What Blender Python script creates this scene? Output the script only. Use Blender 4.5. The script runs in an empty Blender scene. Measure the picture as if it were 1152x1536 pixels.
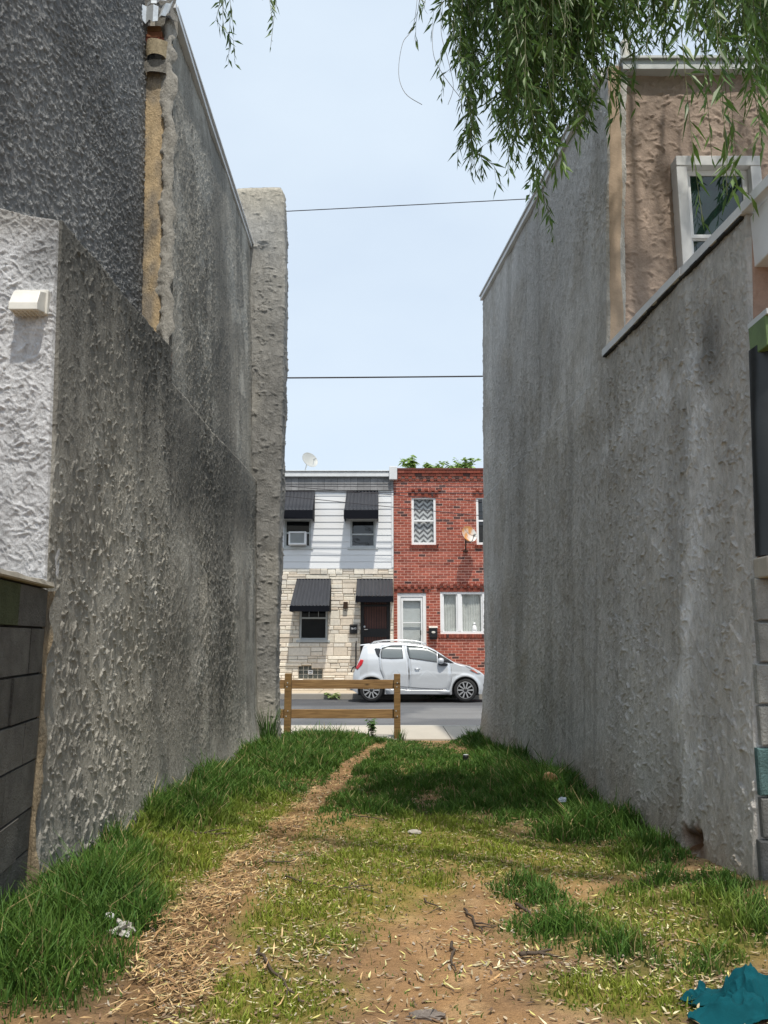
import bpy, math, random
import numpy as np
from mathutils import Vector, Matrix

random.seed(7)
SC = bpy.context.scene
COL = SC.collection
RAD = math.radians

# ------------------------------------------------------------------ camera numbers
FPX = 1154.0                 # focal length in photograph pixels (1152 wide)
TH = RAD(9.4)
CT, ST = math.cos(TH), math.sin(TH)
CAMZ = 1.6

def P(px, py, D):
    """point at distance D up the lot that the photograph shows at (px, py)"""
    u = (px - 576) / FPX
    v = (768 - py) / FPX
    den = CT - v * ST
    return Vector((u / den * D, D, CAMZ + (ST + v * CT) / den * D))

# ------------------------------------------------------------------ numpy noise
_rng = np.random.RandomState(3)
_T = _rng.rand(256, 256)
def vn(x, y, s=0):
    x = np.asarray(x, float) + s * 17.31
    y = np.asarray(y, float) + s * 5.77
    xi = np.floor(x).astype(int); yi = np.floor(y).astype(int)
    fx = x - xi; fy = y - yi
    fx = fx * fx * (3 - 2 * fx); fy = fy * fy * (3 - 2 * fy)
    a = _T[xi & 255, yi & 255]; b = _T[(xi + 1) & 255, yi & 255]
    c = _T[xi & 255, (yi + 1) & 255]; d = _T[(xi + 1) & 255, (yi + 1) & 255]
    return (a * (1 - fx) + b * fx) * (1 - fy) + (c * (1 - fx) + d * fx) * fy
def fbm(x, y, o=4, s=0):
    r = 0; a = .5; t = 0
    x = np.asarray(x, float); y = np.asarray(y, float)
    for k in range(o):
        r = r + a * vn(x * 2 ** k, y * 2 ** k, s + k * 3); t += a; a *= .5
    return r / t
def sstep(a, b, x):
    t = np.clip((np.asarray(x, float) - a) / (b - a), 0, 1)
    return t * t * (3 - 2 * t)
def lerp(a, b, t):
    a = np.asarray(a, float); b = np.asarray(b, float); t = np.asarray(t)[..., None]
    return a * (1 - t) + b * t

# ------------------------------------------------------------------ object helpers
def link(o, parent=None):
    COL.objects.link(o)
    if parent is not None:
        o.parent = parent
    return o
def np_mesh(name, V, Q, mat, parent=None, smooth=True, col=None):
    V = np.ascontiguousarray(V, dtype=np.float32); Q = np.ascontiguousarray(Q, dtype=np.int32)
    me = bpy.data.meshes.new(name)
    me.vertices.add(len(V)); me.vertices.foreach_set('co', V.ravel())
    me.loops.add(Q.size); me.loops.foreach_set('vertex_index', Q.ravel())
    me.polygons.add(len(Q)); me.polygons.foreach_set('loop_start', np.arange(len(Q), dtype=np.int32) * Q.shape[1])
    me.update(calc_edges=True)
    me.polygons.foreach_set('use_smooth', np.full(len(Q), smooth, dtype=bool))
    if col is not None:
        c = np.ones((len(V), 4), np.float32); c[:, :3] = col
        at = me.color_attributes.new('Col', 'FLOAT_COLOR', 'POINT')
        at.data.foreach_set('color', c.ravel())
    me.materials.append(mat)
    return link(bpy.data.objects.new(name, me), parent)

class MB:
    """collects shapes into one mesh"""
    def __init__(s):
        s.v = []; s.f = []; s.c = []
    def add(s, vs, fs, col=(1, 1, 1)):
        n = len(s.v)
        s.v += [tuple(p) for p in vs]; s.c += [col] * len(vs)
        s.f += [tuple(i + n for i in f) for f in fs]
    def box(s, x0, x1, y0, y1, z0, z1, col=(1, 1, 1), M=None):
        vs = [(x0, y0, z0), (x1, y0, z0), (x1, y1, z0), (x0, y1, z0), (x0, y0, z1), (x1, y0, z1), (x1, y1, z1), (x0, y1, z1)]
        if M is not None:
            vs = [M @ Vector(p) for p in vs]
        s.add(vs, [(3, 2, 1, 0), (4, 5, 6, 7), (0, 1, 5, 4), (1, 2, 6, 5), (2, 3, 7, 6), (3, 0, 4, 7)], col)
    def bevbox(s, x0, x1, y0, y1, z0, z1, b, col=(1, 1, 1)):
        """box whose front (-y) face is chamfered by b"""
        vs = [(x0 + b, y0, z0 + b), (x1 - b, y0, z0 + b), (x1 - b, y0, z1 - b), (x0 + b, y0, z1 - b),
              (x0, y0 + b, z0), (x1, y0 + b, z0), (x1, y0 + b, z1), (x0, y0 + b, z1),
              (x0, y1, z0), (x1, y1, z0), (x1, y1, z1), (x0, y1, z1)]
        fs = [(0, 1, 2, 3), (4, 5, 1, 0), (5, 6, 2, 1), (6, 7, 3, 2), (7, 4, 0, 3),
              (8, 9, 5, 4), (9, 10, 6, 5), (10, 11, 7, 6), (11, 8, 4, 7)]
        s.add(vs, fs, col)
    def hexa(s, p, col=(1, 1, 1)):
        s.add(p, [(3, 2, 1, 0), (4, 5, 6, 7), (0, 1, 5, 4), (1, 2, 6, 5), (2, 3, 7, 6), (3, 0, 4, 7)], col)
    def tube(s, pts, rads, n=8, col=(1, 1, 1), cap=True):
        pts = [Vector(p) for p in pts]
        if not hasattr(rads, '__len__'):
            rads = [rads] * len(pts)
        rings = []; up = None
        for i, p in enumerate(pts):
            d = (pts[min(i + 1, len(pts) - 1)] - pts[max(i - 1, 0)]).normalized()
            if up is None:
                up = d.orthogonal().normalized()
            else:
                up = (up - d * up.dot(d))
                up = up.normalized() if up.length > 1e-6 else d.orthogonal().normalized()
            w = d.cross(up)
            rings.append([p + (up * math.cos(a) + w * math.sin(a)) * rads[i] for a in [2 * math.pi * k / n for k in range(n)]])
        vs = [q for r in rings for q in r]
        fs = []
        for i in range(len(pts) - 1):
            for k in range(n):
                a = i * n + k; b = i * n + (k + 1) % n
                fs.append((a, b, b + n, a + n))
        if cap:
            fs.append(tuple(range(n - 1, -1, -1))); fs.append(tuple(range((len(pts) - 1) * n, len(pts) * n)))
        s.add(vs, fs, col)
    def lathe(s, prof, c, axis='z', n=24, col=(1, 1, 1), M=None):
        """prof: list of (radius, height)"""
        vs = []
        for r, h in prof:
            for k in range(n):
                a = 2 * math.pi * k / n
                p = Vector((r * math.cos(a), r * math.sin(a), h))
                if axis == 'y': p = Vector((p.x, -p.z, p.y))
                if M is not None: p = M @ p
                vs.append(Vector(c) + p)
        fs = []
        for i in range(len(prof) - 1):
            for k in range(n):
                a = i * n + k; b = i * n + (k + 1) % n
                fs.append((a, b, b + n, a + n))
        s.add(vs, fs, col)
    def grid(s, pts, col=(1, 1, 1)):
        """pts: rows of points"""
        m = len(pts[0]); vs = [p for r in pts for p in r]; fs = []
        for i in range(len(pts) - 1):
            for j in range(m - 1):
                a = i * m + j
                fs.append((a, a + 1, a + 1 + m, a + m))
        s.add(vs, fs, col)
    def build(s, name, mat, parent=None, smooth=False, bevel=0):
        me = bpy.data.meshes.new(name)
        me.from_pydata(s.v, [], s.f); me.update()
        c = np.ones((len(s.v), 4), np.float32)
        if len(s.v): c[:, :3] = np.array(s.c)
        at = me.color_attributes.new('Col', 'FLOAT_COLOR', 'POINT'); at.data.foreach_set('color', c.ravel())
        if smooth:
            me.polygons.foreach_set('use_smooth', np.ones(len(me.polygons), dtype=bool))
        me.materials.append(mat)
        o = link(bpy.data.objects.new(name, me), parent)
        if bevel:
            md = o.modifiers.new('bevel', 'BEVEL'); md.width = bevel; md.segments = 2; md.limit_method = 'ANGLE'
        return o

def thing(name, loc, label, cat, group=None):
    """an Empty at the thing's base; parts are built in world space and parented with the inverse"""
    o = bpy.data.objects.new(name, None); COL.objects.link(o)
    o['label'] = label; o['category'] = cat
    if group: o['group'] = group
    o.empty_display_size = .2
    return o
def tag(o, label, cat, group=None, kind=None):
    if label: o['label'] = label
    if cat: o['category'] = cat
    if group: o['group'] = group
    if kind: o['kind'] = kind
    return o
def struct(o):
    o['kind'] = 'structure'; return o

# ------------------------------------------------------------------ materials
def newmat(name):
    m = bpy.data.materials.new(name); m.use_nodes = True
    nt = m.node_tree; b = nt.nodes['Principled BSDF']
    return m, nt, b
def N(nt, t, **kw):
    n = nt.nodes.new(t)
    for k, v in kw.items():
        if k in n.inputs: n.inputs[k].default_value = v
        else: setattr(n, k, v)
    return n
def L(nt, a, b): nt.links.new(a, b)

def mat(name, color=None, rough=.6, metal=0., attr=False, var=.12, scale=6., bump=0., bscale=60., stretch=(1, 1, 1), spec=.5, coat=0., trans=0.):
    """plain surface with procedural tone variation; attr -> colour from the mesh's own paint"""
    m, nt, b = newmat(name)
    tc = N(nt, 'ShaderNodeTexCoord')
    mp = N(nt, 'ShaderNodeMapping'); mp.inputs['Scale'].default_value = stretch
    L(nt, tc.outputs['Object'], mp.inputs['Vector'])
    nz = N(nt, 'ShaderNodeTexNoise', Scale=scale, Detail=6., Roughness=.6)
    L(nt, mp.outputs['Vector'], nz.inputs['Vector'])
    rmp = N(nt, 'ShaderNodeMapRange'); rmp.inputs['To Min'].default_value = 1 - var; rmp.inputs['To Max'].default_value = 1 + var
    rmp.inputs['From Min'].default_value = .25; rmp.inputs['From Max'].default_value = .75
    L(nt, nz.outputs['Fac'], rmp.inputs['Value'])
    mx = N(nt, 'ShaderNodeMix', data_type='RGBA', blend_type='MULTIPLY'); mx.inputs['Factor'].default_value = 1.
    if attr:
        at = N(nt, 'ShaderNodeAttribute', attribute_name='Col'); src = at.outputs['Color']
        L(nt, src, mx.inputs[6])
    else:
        mx.inputs[6].default_value = (*color, 1)
    cmb = N(nt, 'ShaderNodeCombineColor')
    for i in range(3): L(nt, rmp.outputs['Result'], cmb.inputs[i])
    L(nt, cmb.outputs['Color'], mx.inputs[7])
    L(nt, mx.outputs[2], b.inputs['Base Color'])
    b.inputs['Roughness'].default_value = rough; b.inputs['Metallic'].default_value = metal
    b.inputs['Specular IOR Level'].default_value = spec
    if coat: b.inputs['Coat Weight'].default_value = coat
    if bump:
        n2 = N(nt, 'ShaderNodeTexNoise', Scale=bscale, Detail=5., Roughness=.65)
        L(nt, mp.outputs['Vector'], n2.inputs['Vector'])
        bp = N(nt, 'ShaderNodeBump', Strength=bump, Distance=.014 if bump > .9 else .01)
        L(nt, n2.outputs['Fac'], bp.inputs['Height']); L(nt, bp.outputs['Normal'], b.inputs['Normal'])
    if trans:
        tr = N(nt, 'ShaderNodeBsdfTranslucent'); L(nt, mx.outputs[2], tr.inputs['Color'])
        ms = N(nt, 'ShaderNodeMixShader'); ms.inputs['Fac'].default_value = trans
        L(nt, b.outputs['BSDF'], ms.inputs[1]); L(nt, tr.outputs['BSDF'], ms.inputs[2])
        L(nt, ms.outputs['Shader'], nt.nodes['Material Output'].inputs['Surface'])
    return m

M = {}
M['stucco'] = mat('stucco', attr=True, rough=.97, var=.26, scale=24., bump=1., bscale=75., stretch=(1, 1, .5), spec=.04)
M['stucco_peach'] = mat('peach_stucco', attr=True, rough=.9, var=.15, scale=14., bump=.7, bscale=45., spec=.15)
M['whitemetal'] = mat('white_painted_metal', (.64, .65, .66), rough=.45, var=.1, scale=5.)
M['dirtywhite'] = mat('dirty_white_plastic', (.62, .6, .55), rough=.5, var=.2, scale=9.)
M['vinyl'] = mat('white_vinyl', (.78, .79, .8), rough=.4, var=.05, scale=4.)
M['alu'] = mat('grey_aluminium', (.5, .52, .52), rough=.4, metal=.3, var=.1)
M['flash'] = mat('bent_flashing_metal', (.55, .58, .6), rough=.35, metal=.5, var=.2, scale=20.)
M['black'] = mat('black_painted_metal', (.012, .012, .014), rough=.4, var=.15)
M['awning'] = mat('charcoal_aluminium', (.04, .042, .05), rough=.45, var=.22, scale=3., stretch=(6, 1, 1))
M['valance'] = mat('black_valance', (.005, .006, .010), rough=.7, var=.15, spec=.12)
M['plainattr'] = mat('masonry', attr=True, rough=.88, var=.14, scale=14., bump=.35, bscale=50., spec=.25)
M['siding'] = mat('white_siding', (.72, .73, .745), rough=.45, var=.035, scale=2., stretch=(.5, 1, 3))
M['shingle'] = mat('grey_shingle', attr=True, rough=.85, var=.2, scale=12., bump=.3)
M['darkbody'] = mat('plain_render', (.3, .28, .26), rough=.9, var=.1)
M['wood'] = None
M['rust'] = mat('rusted_dish_metal', attr=True, rough=.6, var=.2, scale=8.)
M['dish'] = mat('grey_dish_metal', (.36, .37, .36), rough=.5, var=.06)
M['carpaint'] = mat('silver_car_paint', (.62, .645, .68), rough=.28, metal=.3, var=.015, coat=.7)
M['tyre'] = mat('tyre_rubber', (.018, .018, .019), rough=.85, var=.2, scale=30.)
M['rim'] = mat('wheel_alloy', (.62, .63, .65), rough=.3, metal=.7, var=.05)
M['rimdark'] = mat('wheel_dark', (.02, .02, .022), rough=.5)
M['red'] = mat('red_lens', (.5, .02, .03), rough=.15, coat=.6)
M['amber'] = mat('side_lens', (.45, .12, .08), rough=.15, coat=.6)
M['lamp'] = mat('clear_lens', (.6, .62, .65), rough=.1, coat=.8)
M['cable'] = mat('cable_rubber', (.03, .028, .035), rough=.7)
M['leaf'] = mat('willow_leaf', attr=True, rough=.5, var=.12, scale=8., trans=.3)
M['leaf2'] = mat('plant_leaf', attr=True, rough=.5, var=.12, scale=8., trans=.3)
M['bark'] = mat('willow_bark', (.1, .08, .055), rough=.95, var=.35, scale=9., bump=.9, bscale=18., stretch=(1, 1, .25))
M['grass'] = mat('grass_blade', attr=True, rough=.6, var=.1, trans=.3, spec=.25)
M['litterleaf'] = mat('dry_litter', attr=True, rough=.7, var=.15, scale=20.)
M['twig'] = mat('twig_bark', (.07, .05, .035), rough=.9, var=.3, scale=25.)
M['cloth'] = mat('teal_cloth', (.003, .062, .078), rough=.95, var=.18, scale=14., bump=.35, bscale=300., spec=.15)
M['paper'] = mat('crumpled_paper', attr=True, rough=.7, var=.15, scale=30.)
M['brownglassdoor'] = mat('brown_door', (.16, .065, .05), rough=.5, var=.25, scale=6.)

def glass(name, tint, mixf=.25, rough=.03):
    """window pane: tinted, partly see-through, glossy"""
    m, nt, b = newmat(name)
    b.inputs['Base Color'].default_value = (*tint, 1); b.inputs['Roughness'].default_value = rough
    b.inputs['Specular IOR Level'].default_value = .8
    tc = N(nt, 'ShaderNodeTexCoord'); nz = N(nt, 'ShaderNodeTexNoise', Scale=2.5, Detail=2.)
    L(nt, tc.outputs['Object'], nz.inputs['Vector'])
    bp = N(nt, 'ShaderNodeBump', Strength=.04, Distance=.05); L(nt, nz.outputs['Fac'], bp.inputs['Height']); L(nt, bp.outputs['Normal'], b.inputs['Normal'])
    tr = N(nt, 'ShaderNodeBsdfTransparent'); tr.inputs['Color'].default_value = (.97, .98, .98, 1)
    ms = N(nt, 'ShaderNodeMixShader'); ms.inputs['Fac'].default_value = mixf
    L(nt, b.outputs['BSDF'], ms.inputs[1]); L(nt, tr.outputs['BSDF'], ms.inputs[2])
    L(nt, ms.outputs['Shader'], nt.nodes['Material Output'].inputs['Surface'])
    return m
M['glass_dark'] = glass('dark_glass', (.012, .014, .016), .0)
M['glass_clear'] = glass('clear_glass', (.08, .085, .085), .88)
M['glass_car'] = glass('car_glass', (.03, .05, .05), .45)
M['glass_green_reflection'] = glass('green_reflection_glass', (.012, .03, .024), .0, .02)  # green reflection put into the pane's base colour
M['glass_block'] = mat('glass_block', (.1, .11, .1), rough=.15, var=.4, scale=14., bump=.4, bscale=30.)

def wood_mat():
    m, nt, b = newmat('treated_lumber')
    tc = N(nt, 'ShaderNodeTexCoord'); at = N(nt, 'ShaderNodeAttribute', attribute_name='Col')
    mp = N(nt, 'ShaderNodeMapping'); mp.inputs['Scale'].default_value = (2, 14, 30)
    L(nt, tc.outputs['Object'], mp.inputs['Vector'])
    nz = N(nt, 'ShaderNodeTexNoise', Scale=1.6, Detail=7., Distortion=.6); L(nt, mp.outputs['Vector'], nz.inputs['Vector'])
    cr = N(nt, 'ShaderNodeValToRGB'); cr.color_ramp.elements[0].position = .3; cr.color_ramp.elements[0].color = (.55, .5, .45, 1)
    cr.color_ramp.elements[1].position = .7; cr.color_ramp.elements[1].color = (1.15, 1.15, 1.15, 1)
    L(nt, nz.outputs['Fac'], cr.inputs['Fac'])
    vo = N(nt, 'ShaderNodeTexVoronoi', Scale=3.2); mp2 = N(nt, 'ShaderNodeMapping'); mp2.inputs['Scale'].default_value = (.8, 1.2, 2.2)
    L(nt, tc.outputs['Object'], mp2.inputs['Vector']); L(nt, mp2.outputs['Vector'], vo.inputs['Vector'])
    kr = N(nt, 'ShaderNodeMapRange'); kr.inputs['From Min'].default_value = .05; kr.inputs['From Max'].default_value = .13; kr.inputs['To Min'].default_value = .35; kr.inputs['To Max'].default_value = 1
    L(nt, vo.outputs['Distance'], kr.inputs['Value'])
    mx = N(nt, 'ShaderNodeMix', data_type='RGBA', blend_type='MULTIPLY'); mx.inputs['Factor'].default_value = 1
    L(nt, at.outputs['Color'], mx.inputs[6]); L(nt, cr.outputs['Color'], mx.inputs[7])
    mx2 = N(nt, 'ShaderNodeMix', data_type='RGBA', blend_type='MULTIPLY'); mx2.inputs['Factor'].default_value = 1
    cmb = N(nt, 'ShaderNodeCombineColor')
    for i in range(3): L(nt, kr.outputs['Result'], cmb.inputs[i])
    L(nt, mx.outputs[2], mx2.inputs[6]); L(nt, cmb.outputs['Color'], mx2.inputs[7])
    L(nt, mx2.outputs[2], b.inputs['Base Color']); b.inputs['Roughness'].default_value = .75
    return m
M['wood'] = wood_mat()

def ground_mat(name, attr=True, color=(.05, .05, .05), var=.3, scale=5., bump=.6, bscale=40., rough=.95, fine=90.):
    m, nt, b = newmat(name)
    tc = N(nt, 'ShaderNodeTexCoord')
    n1 = N(nt, 'ShaderNodeTexNoise', Scale=scale, Detail=8., Roughness=.65); L(nt, tc.outputs['Object'], n1.inputs['Vector'])
    n2 = N(nt, 'ShaderNodeTexNoise', Scale=fine, Detail=4., Roughness=.7); L(nt, tc.outputs['Object'], n2.inputs['Vector'])
    ad = N(nt, 'ShaderNodeMath', operation='ADD'); L(nt, n1.outputs['Fac'], ad.inputs[0]); L(nt, n2.outputs['Fac'], ad.inputs[1])
    mr = N(nt, 'ShaderNodeMapRange'); mr.inputs['From Min'].default_value = .6; mr.inputs['From Max'].default_value = 1.4
    mr.inputs['To Min'].default_value = 1 - var; mr.inputs['To Max'].default_value = 1 + var
    L(nt, ad.outputs['Value'], mr.inputs['Value'])
    cmb = N(nt, 'ShaderNodeCombineColor')
    for i in range(3): L(nt, mr.outputs['Result'], cmb.inputs[i])
    mx = N(nt, 'ShaderNodeMix', data_type='RGBA', blend_type='MULTIPLY'); mx.inputs['Factor'].default_value = 1
    if attr:
        at = N(nt, 'ShaderNodeAttribute', attribute_name='Col'); L(nt, at.outputs['Color'], mx.inputs[6])
    else: mx.inputs[6].default_value = (*color, 1)
    L(nt, cmb.outputs['Color'], mx.inputs[7]); L(nt, mx.outputs[2], b.inputs['Base Color'])
    b.inputs['Roughness'].default_value = rough; b.inputs['Specular IOR Level'].default_value = .25
    n3 = N(nt, 'ShaderNodeTexNoise', Scale=bscale, Detail=8., Roughness=.7); L(nt, tc.outputs['Object'], n3.inputs['Vector'])
    bp = N(nt, 'ShaderNodeBump', Strength=bump, Distance=.02); L(nt, n3.outputs['Fac'], bp.inputs['Height']); L(nt, bp.outputs['Normal'], b.inputs['Normal'])
    return m
M['soil'] = ground_mat('lot_soil', var=.5, scale=9., bump=1., bscale=28., fine=120.)
M['asphalt'] = ground_mat('asphalt', var=.16, scale=1.2, bump=.35, bscale=120., fine=160., rough=.85)
M['concrete'] = ground_mat('concrete', var=.12, scale=2.5, bump=.2, bscale=90.)

# ================================================================== GROUND
def gz(x, y):
    """height of the lot's soil"""
    x = np.asarray(x, float); y = np.asarray(y, float)
    b = .125 + np.clip(11.7 - y, 0, 20) * .040
    side = np.clip((np.abs(x) - .7) / 1.0, 0, 1.2) ** 2 * .10 * np.clip((12.2 - y) / 6, 0, 1)
    lump = (fbm(x * 1.3, y * 1.3, 4, 11) - .5) * .07 * np.clip((11.9 - y) / 1.5, 0, 1)
    fine = (fbm(x * 7, y * 7, 3, 15) - .5) * .022 * np.clip((11.9 - y) / 1.0, 0, 1)
    return b + side + lump + fine
def G(px, py):
    """where the photograph's pixel meets the soil"""
    D = 6.
    for k in range(30):
        p = P(px, py, D); zz = float(gz(p.x, p.y))
        s = (p.z - CAMZ) / D
        D = .5 * D + .5 * (zz - CAMZ) / s
    return P(px, py, D)
def blob(px, py, rx, ry):
    c = G(px, py); D = c.y
    a = G(px, py - ry); b = G(px, py + ry)
    return (c.x, c.y, rx / FPX * D * 1.05, max(.1, abs(a.y - b.y) / 2))
def field(x, y, blobs, soft=.5):
    r = np.zeros_like(x)
    for (cx, cy, rx, ry) in blobs:
        d = np.sqrt(((x - cx) / rx) ** 2 + ((y - cy) / ry) ** 2)
        r = np.maximum(r, 1 - sstep(1 - soft, 1 + soft, d))
    return r

# the worn straw track, as a chain of points on the ground with half-widths
TRK = [(240, 1500, 66), (285, 1400, 50), (352, 1310, 38), (425, 1245, 26), (480, 1192, 18), (528, 1145, 12), (574, 1116, 12)]
TRKW = [(G(a, b), w) for a, b, w in TRK]
def track(x, y):
    best = np.full(np.shape(x), 1e9)
    for i in range(len(TRKW) - 1):
        (p, wp), (q, wq) = TRKW[i], TRKW[i + 1]
        rp = wp / FPX * p.y; rq = wq / FPX * q.y
        dx, dy = q.x - p.x, q.y - p.y; l2 = dx * dx + dy * dy
        t = np.clip(((x - p.x) * dx + (y - p.y) * dy) / l2, 0, 1)
        d = np.hypot(x - p.x - t * dx, y - p.y - t * dy) / (rp + (rq - rp) * t)
        best = np.minimum(best, d)
    return best
TALL = [blob(*a) for a in [(95, 1375, 120, 75), (20, 1440, 150, 60), (150, 1290, 90, 34), (250, 1222, 70, 28), (330, 1180, 85, 26), (420, 1140, 75, 24),
        (480, 1116, 75, 14), (402, 1105, 26, 16), (735, 1112, 38, 14), (770, 1145, 55, 24), (830, 1195, 75, 30), (890, 1245, 70, 18), (790, 1200, 60, 25)]]
MID = [blob(*a) for a in [(590, 1165, 75, 30), (560, 1205, 70, 24), (610, 1130, 60, 14), (690, 1165, 60, 30), (730, 1210, 90, 30),
       (960, 1295, 80, 20), (1050, 1335, 100, 30), (1120, 1390, 70, 40), (860, 1395, 75, 38), (930, 1425, 60, 36), (800, 1340, 45, 22), (1060, 1450, 50, 24), (550, 1108, 40, 8), (980, 1268, 60, 14), (1100, 1345, 60, 22)]]
LOW = [blob(*a) for a in [(300, 1255, 150, 50), (240, 1330, 80, 40), (700, 1270, 130, 30), (400, 1215, 60, 25), (380, 1495, 120, 50), (450, 1390, 90, 40), (330, 1280, 90, 30), (560, 1290, 90, 30), (520, 1330, 120, 40),
       (830, 1290, 130, 25), (960, 1490, 120, 40), (640, 1250, 120, 30), (620, 1320, 60, 22), (1000, 1380, 120, 60)]]
def dens(x, y):
    """(tall, mid, low) cover on the soil, 0..1"""
    n = fbm(x * 2.3, y * 2.3, 3, 21); n2 = fbm(x * 6, y * 6, 3, 25)
    trk = sstep(.7, 1.25, track(x, y) + (n2 - .5) * .9)
    ta = np.clip(field(x, y, TALL, .95) * (.15 + 1.0 * n + .6 * n2), 0, 1) * trk
    mi = np.clip(field(x, y, MID, .95) * (-.15 + 1.75 * n2), 0, 1) * trk
    lo = np.clip(field(x, y, LOW) * (.3 + 1.0 * n2), 0, 1) * (.15 + .85 * trk)
    return ta, mi, lo

def make_ground():
    # the wide ground sheet under everything
    m = MB(); m.box(-250, 250, -120, 400, -.6, -.09, (.16, .14, .1))
    struct(m.build('ground', M['soil']))
    xs = np.linspace(-3.2, 3.4, 330); ys = np.concatenate([np.linspace(-3, 2, 60)[:-1], np.linspace(2, 6, 260)[:-1], np.linspace(6, 11.85, 220)])
    X, Y = np.meshgrid(xs, ys, indexing='ij')
    Z = gz(X, Y)
    ta, mi, lo = dens(X, Y); tr = 1 - sstep(.6, 1.15, track(X, Y) + (fbm(X * 5, Y * 5, 3, 31) - .5) * .6)
    Z = Z - .02 * tr
    n = fbm(X * 1.7, Y * 1.7, 4, 41); n2 = fbm(X * 9, Y * 9, 3, 47)
    c = lerp((.35, .205, .095), (.215, .13, .07), sstep(.38, .62, n))
    c = lerp(c, (.42, .27, .14), sstep(.52, .75, n2) * .7)
    c = lerp(c, (.20, .12, .055), tr * .75)
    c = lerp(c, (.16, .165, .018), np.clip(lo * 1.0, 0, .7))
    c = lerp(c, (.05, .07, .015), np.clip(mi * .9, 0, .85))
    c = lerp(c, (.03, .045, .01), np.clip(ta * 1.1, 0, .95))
    nx, ny = X.shape
    V = np.stack([X, Y, Z], -1).reshape(-1, 3)
    i, j = np.meshgrid(np.arange(nx - 1), np.arange(ny - 1), indexing='ij'); a = (i * ny + j).ravel()
    Q = np.stack([a, a + ny, a + ny + 1, a + 1], 1)
    struct(np_mesh('lot_ground', V, Q, M['soil'], col=c.reshape(-1, 3)))
    # near pavement, in slabs
    m = MB()
    xx = -14.
    rr = random.Random(5)
    while xx < 14:
        w = 1.25
        k = rr.uniform(.9, 1.05)
        m.box(xx + .006, xx + w - .006, 11.75, 13.45, -.3, .15, (.46 * k, .42 * k, .36 * k))
        xx += w
    m.box(-14, 14, 11.76, 13.44, -.3, .138, (.12, .11, .09))
    for k in range(11):
        m.box(-14 + k * 2.6, -14 + k * 2.6 + 2.59, 13.455, 13.6, -.3, .152, (.42, .4, .36))
    struct(m.build('pavement', M['concrete'], bevel=.006))
    # road
    nx2, ny2 = 240, 90
    xs = np.linspace(-30, 30, nx2); ys = np.linspace(13.5, 21.6, ny2)
    X, Y = np.meshgrid(xs, ys, indexing='ij')
    Z = .012 + .05 * (1 - ((Y - 17.5) / 4.05) ** 2) - .02
    n = fbm(X * .7, Y * 1.4, 4, 51)
    c = lerp((.105, .108, .115), (.14, .142, .148), sstep(.4, .62, n))
    pt = sstep(0, .06, Y - 15.9) * sstep(0, .06, 18.2 - Y) * sstep(0, .05, X - .75 + .25 * np.sin(Y * 2)) * sstep(0, .05, 3.2 - X)
    c = lerp(c, (.19, .19, .19), pt * .8)
    c = lerp(c, (.05, .05, .055), sstep(.75, .9, fbm(X * .5, Y * 6, 3, 57)) * .6)
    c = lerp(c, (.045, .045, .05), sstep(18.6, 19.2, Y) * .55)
    i, j = np.meshgrid(np.arange(nx2 - 1), np.arange(ny2 - 1), indexing='ij'); a = (i * ny2 + j).ravel()
    Q = np.stack([a, a + ny2, a + ny2 + 1, a + 1], 1)
    struct(np_mesh('road', np.stack([X, Y, Z], -1).reshape(-1, 3), Q, M['asphalt'], col=c.reshape(-1, 3)))
    # far kerb and pavement
    m = MB()
    for k in range(26):
        m.box(-30 + k * 2.4, -30 + k * 2.4 + 2.39, 21.45, 21.6, -.2, .14, (.3, .28, .25))
    struct(m.build('kerb', M['concrete'], bevel=.012))
    m = MB(); xx = -30.3
    while xx < 30:
        k = rr.uniform(.9, 1.06)
        m.box(xx + .008, xx + 1.5 - .008, 21.61, 23.2, -.2, .135, (.5 * k, .42 * k, .32 * k)); xx += 1.5
    m.box(-30, 30, 21.62, 23.2, -.2, .12, (.12, .1, .08))
    struct(m.build('pavement', M['concrete']))
make_ground()

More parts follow.
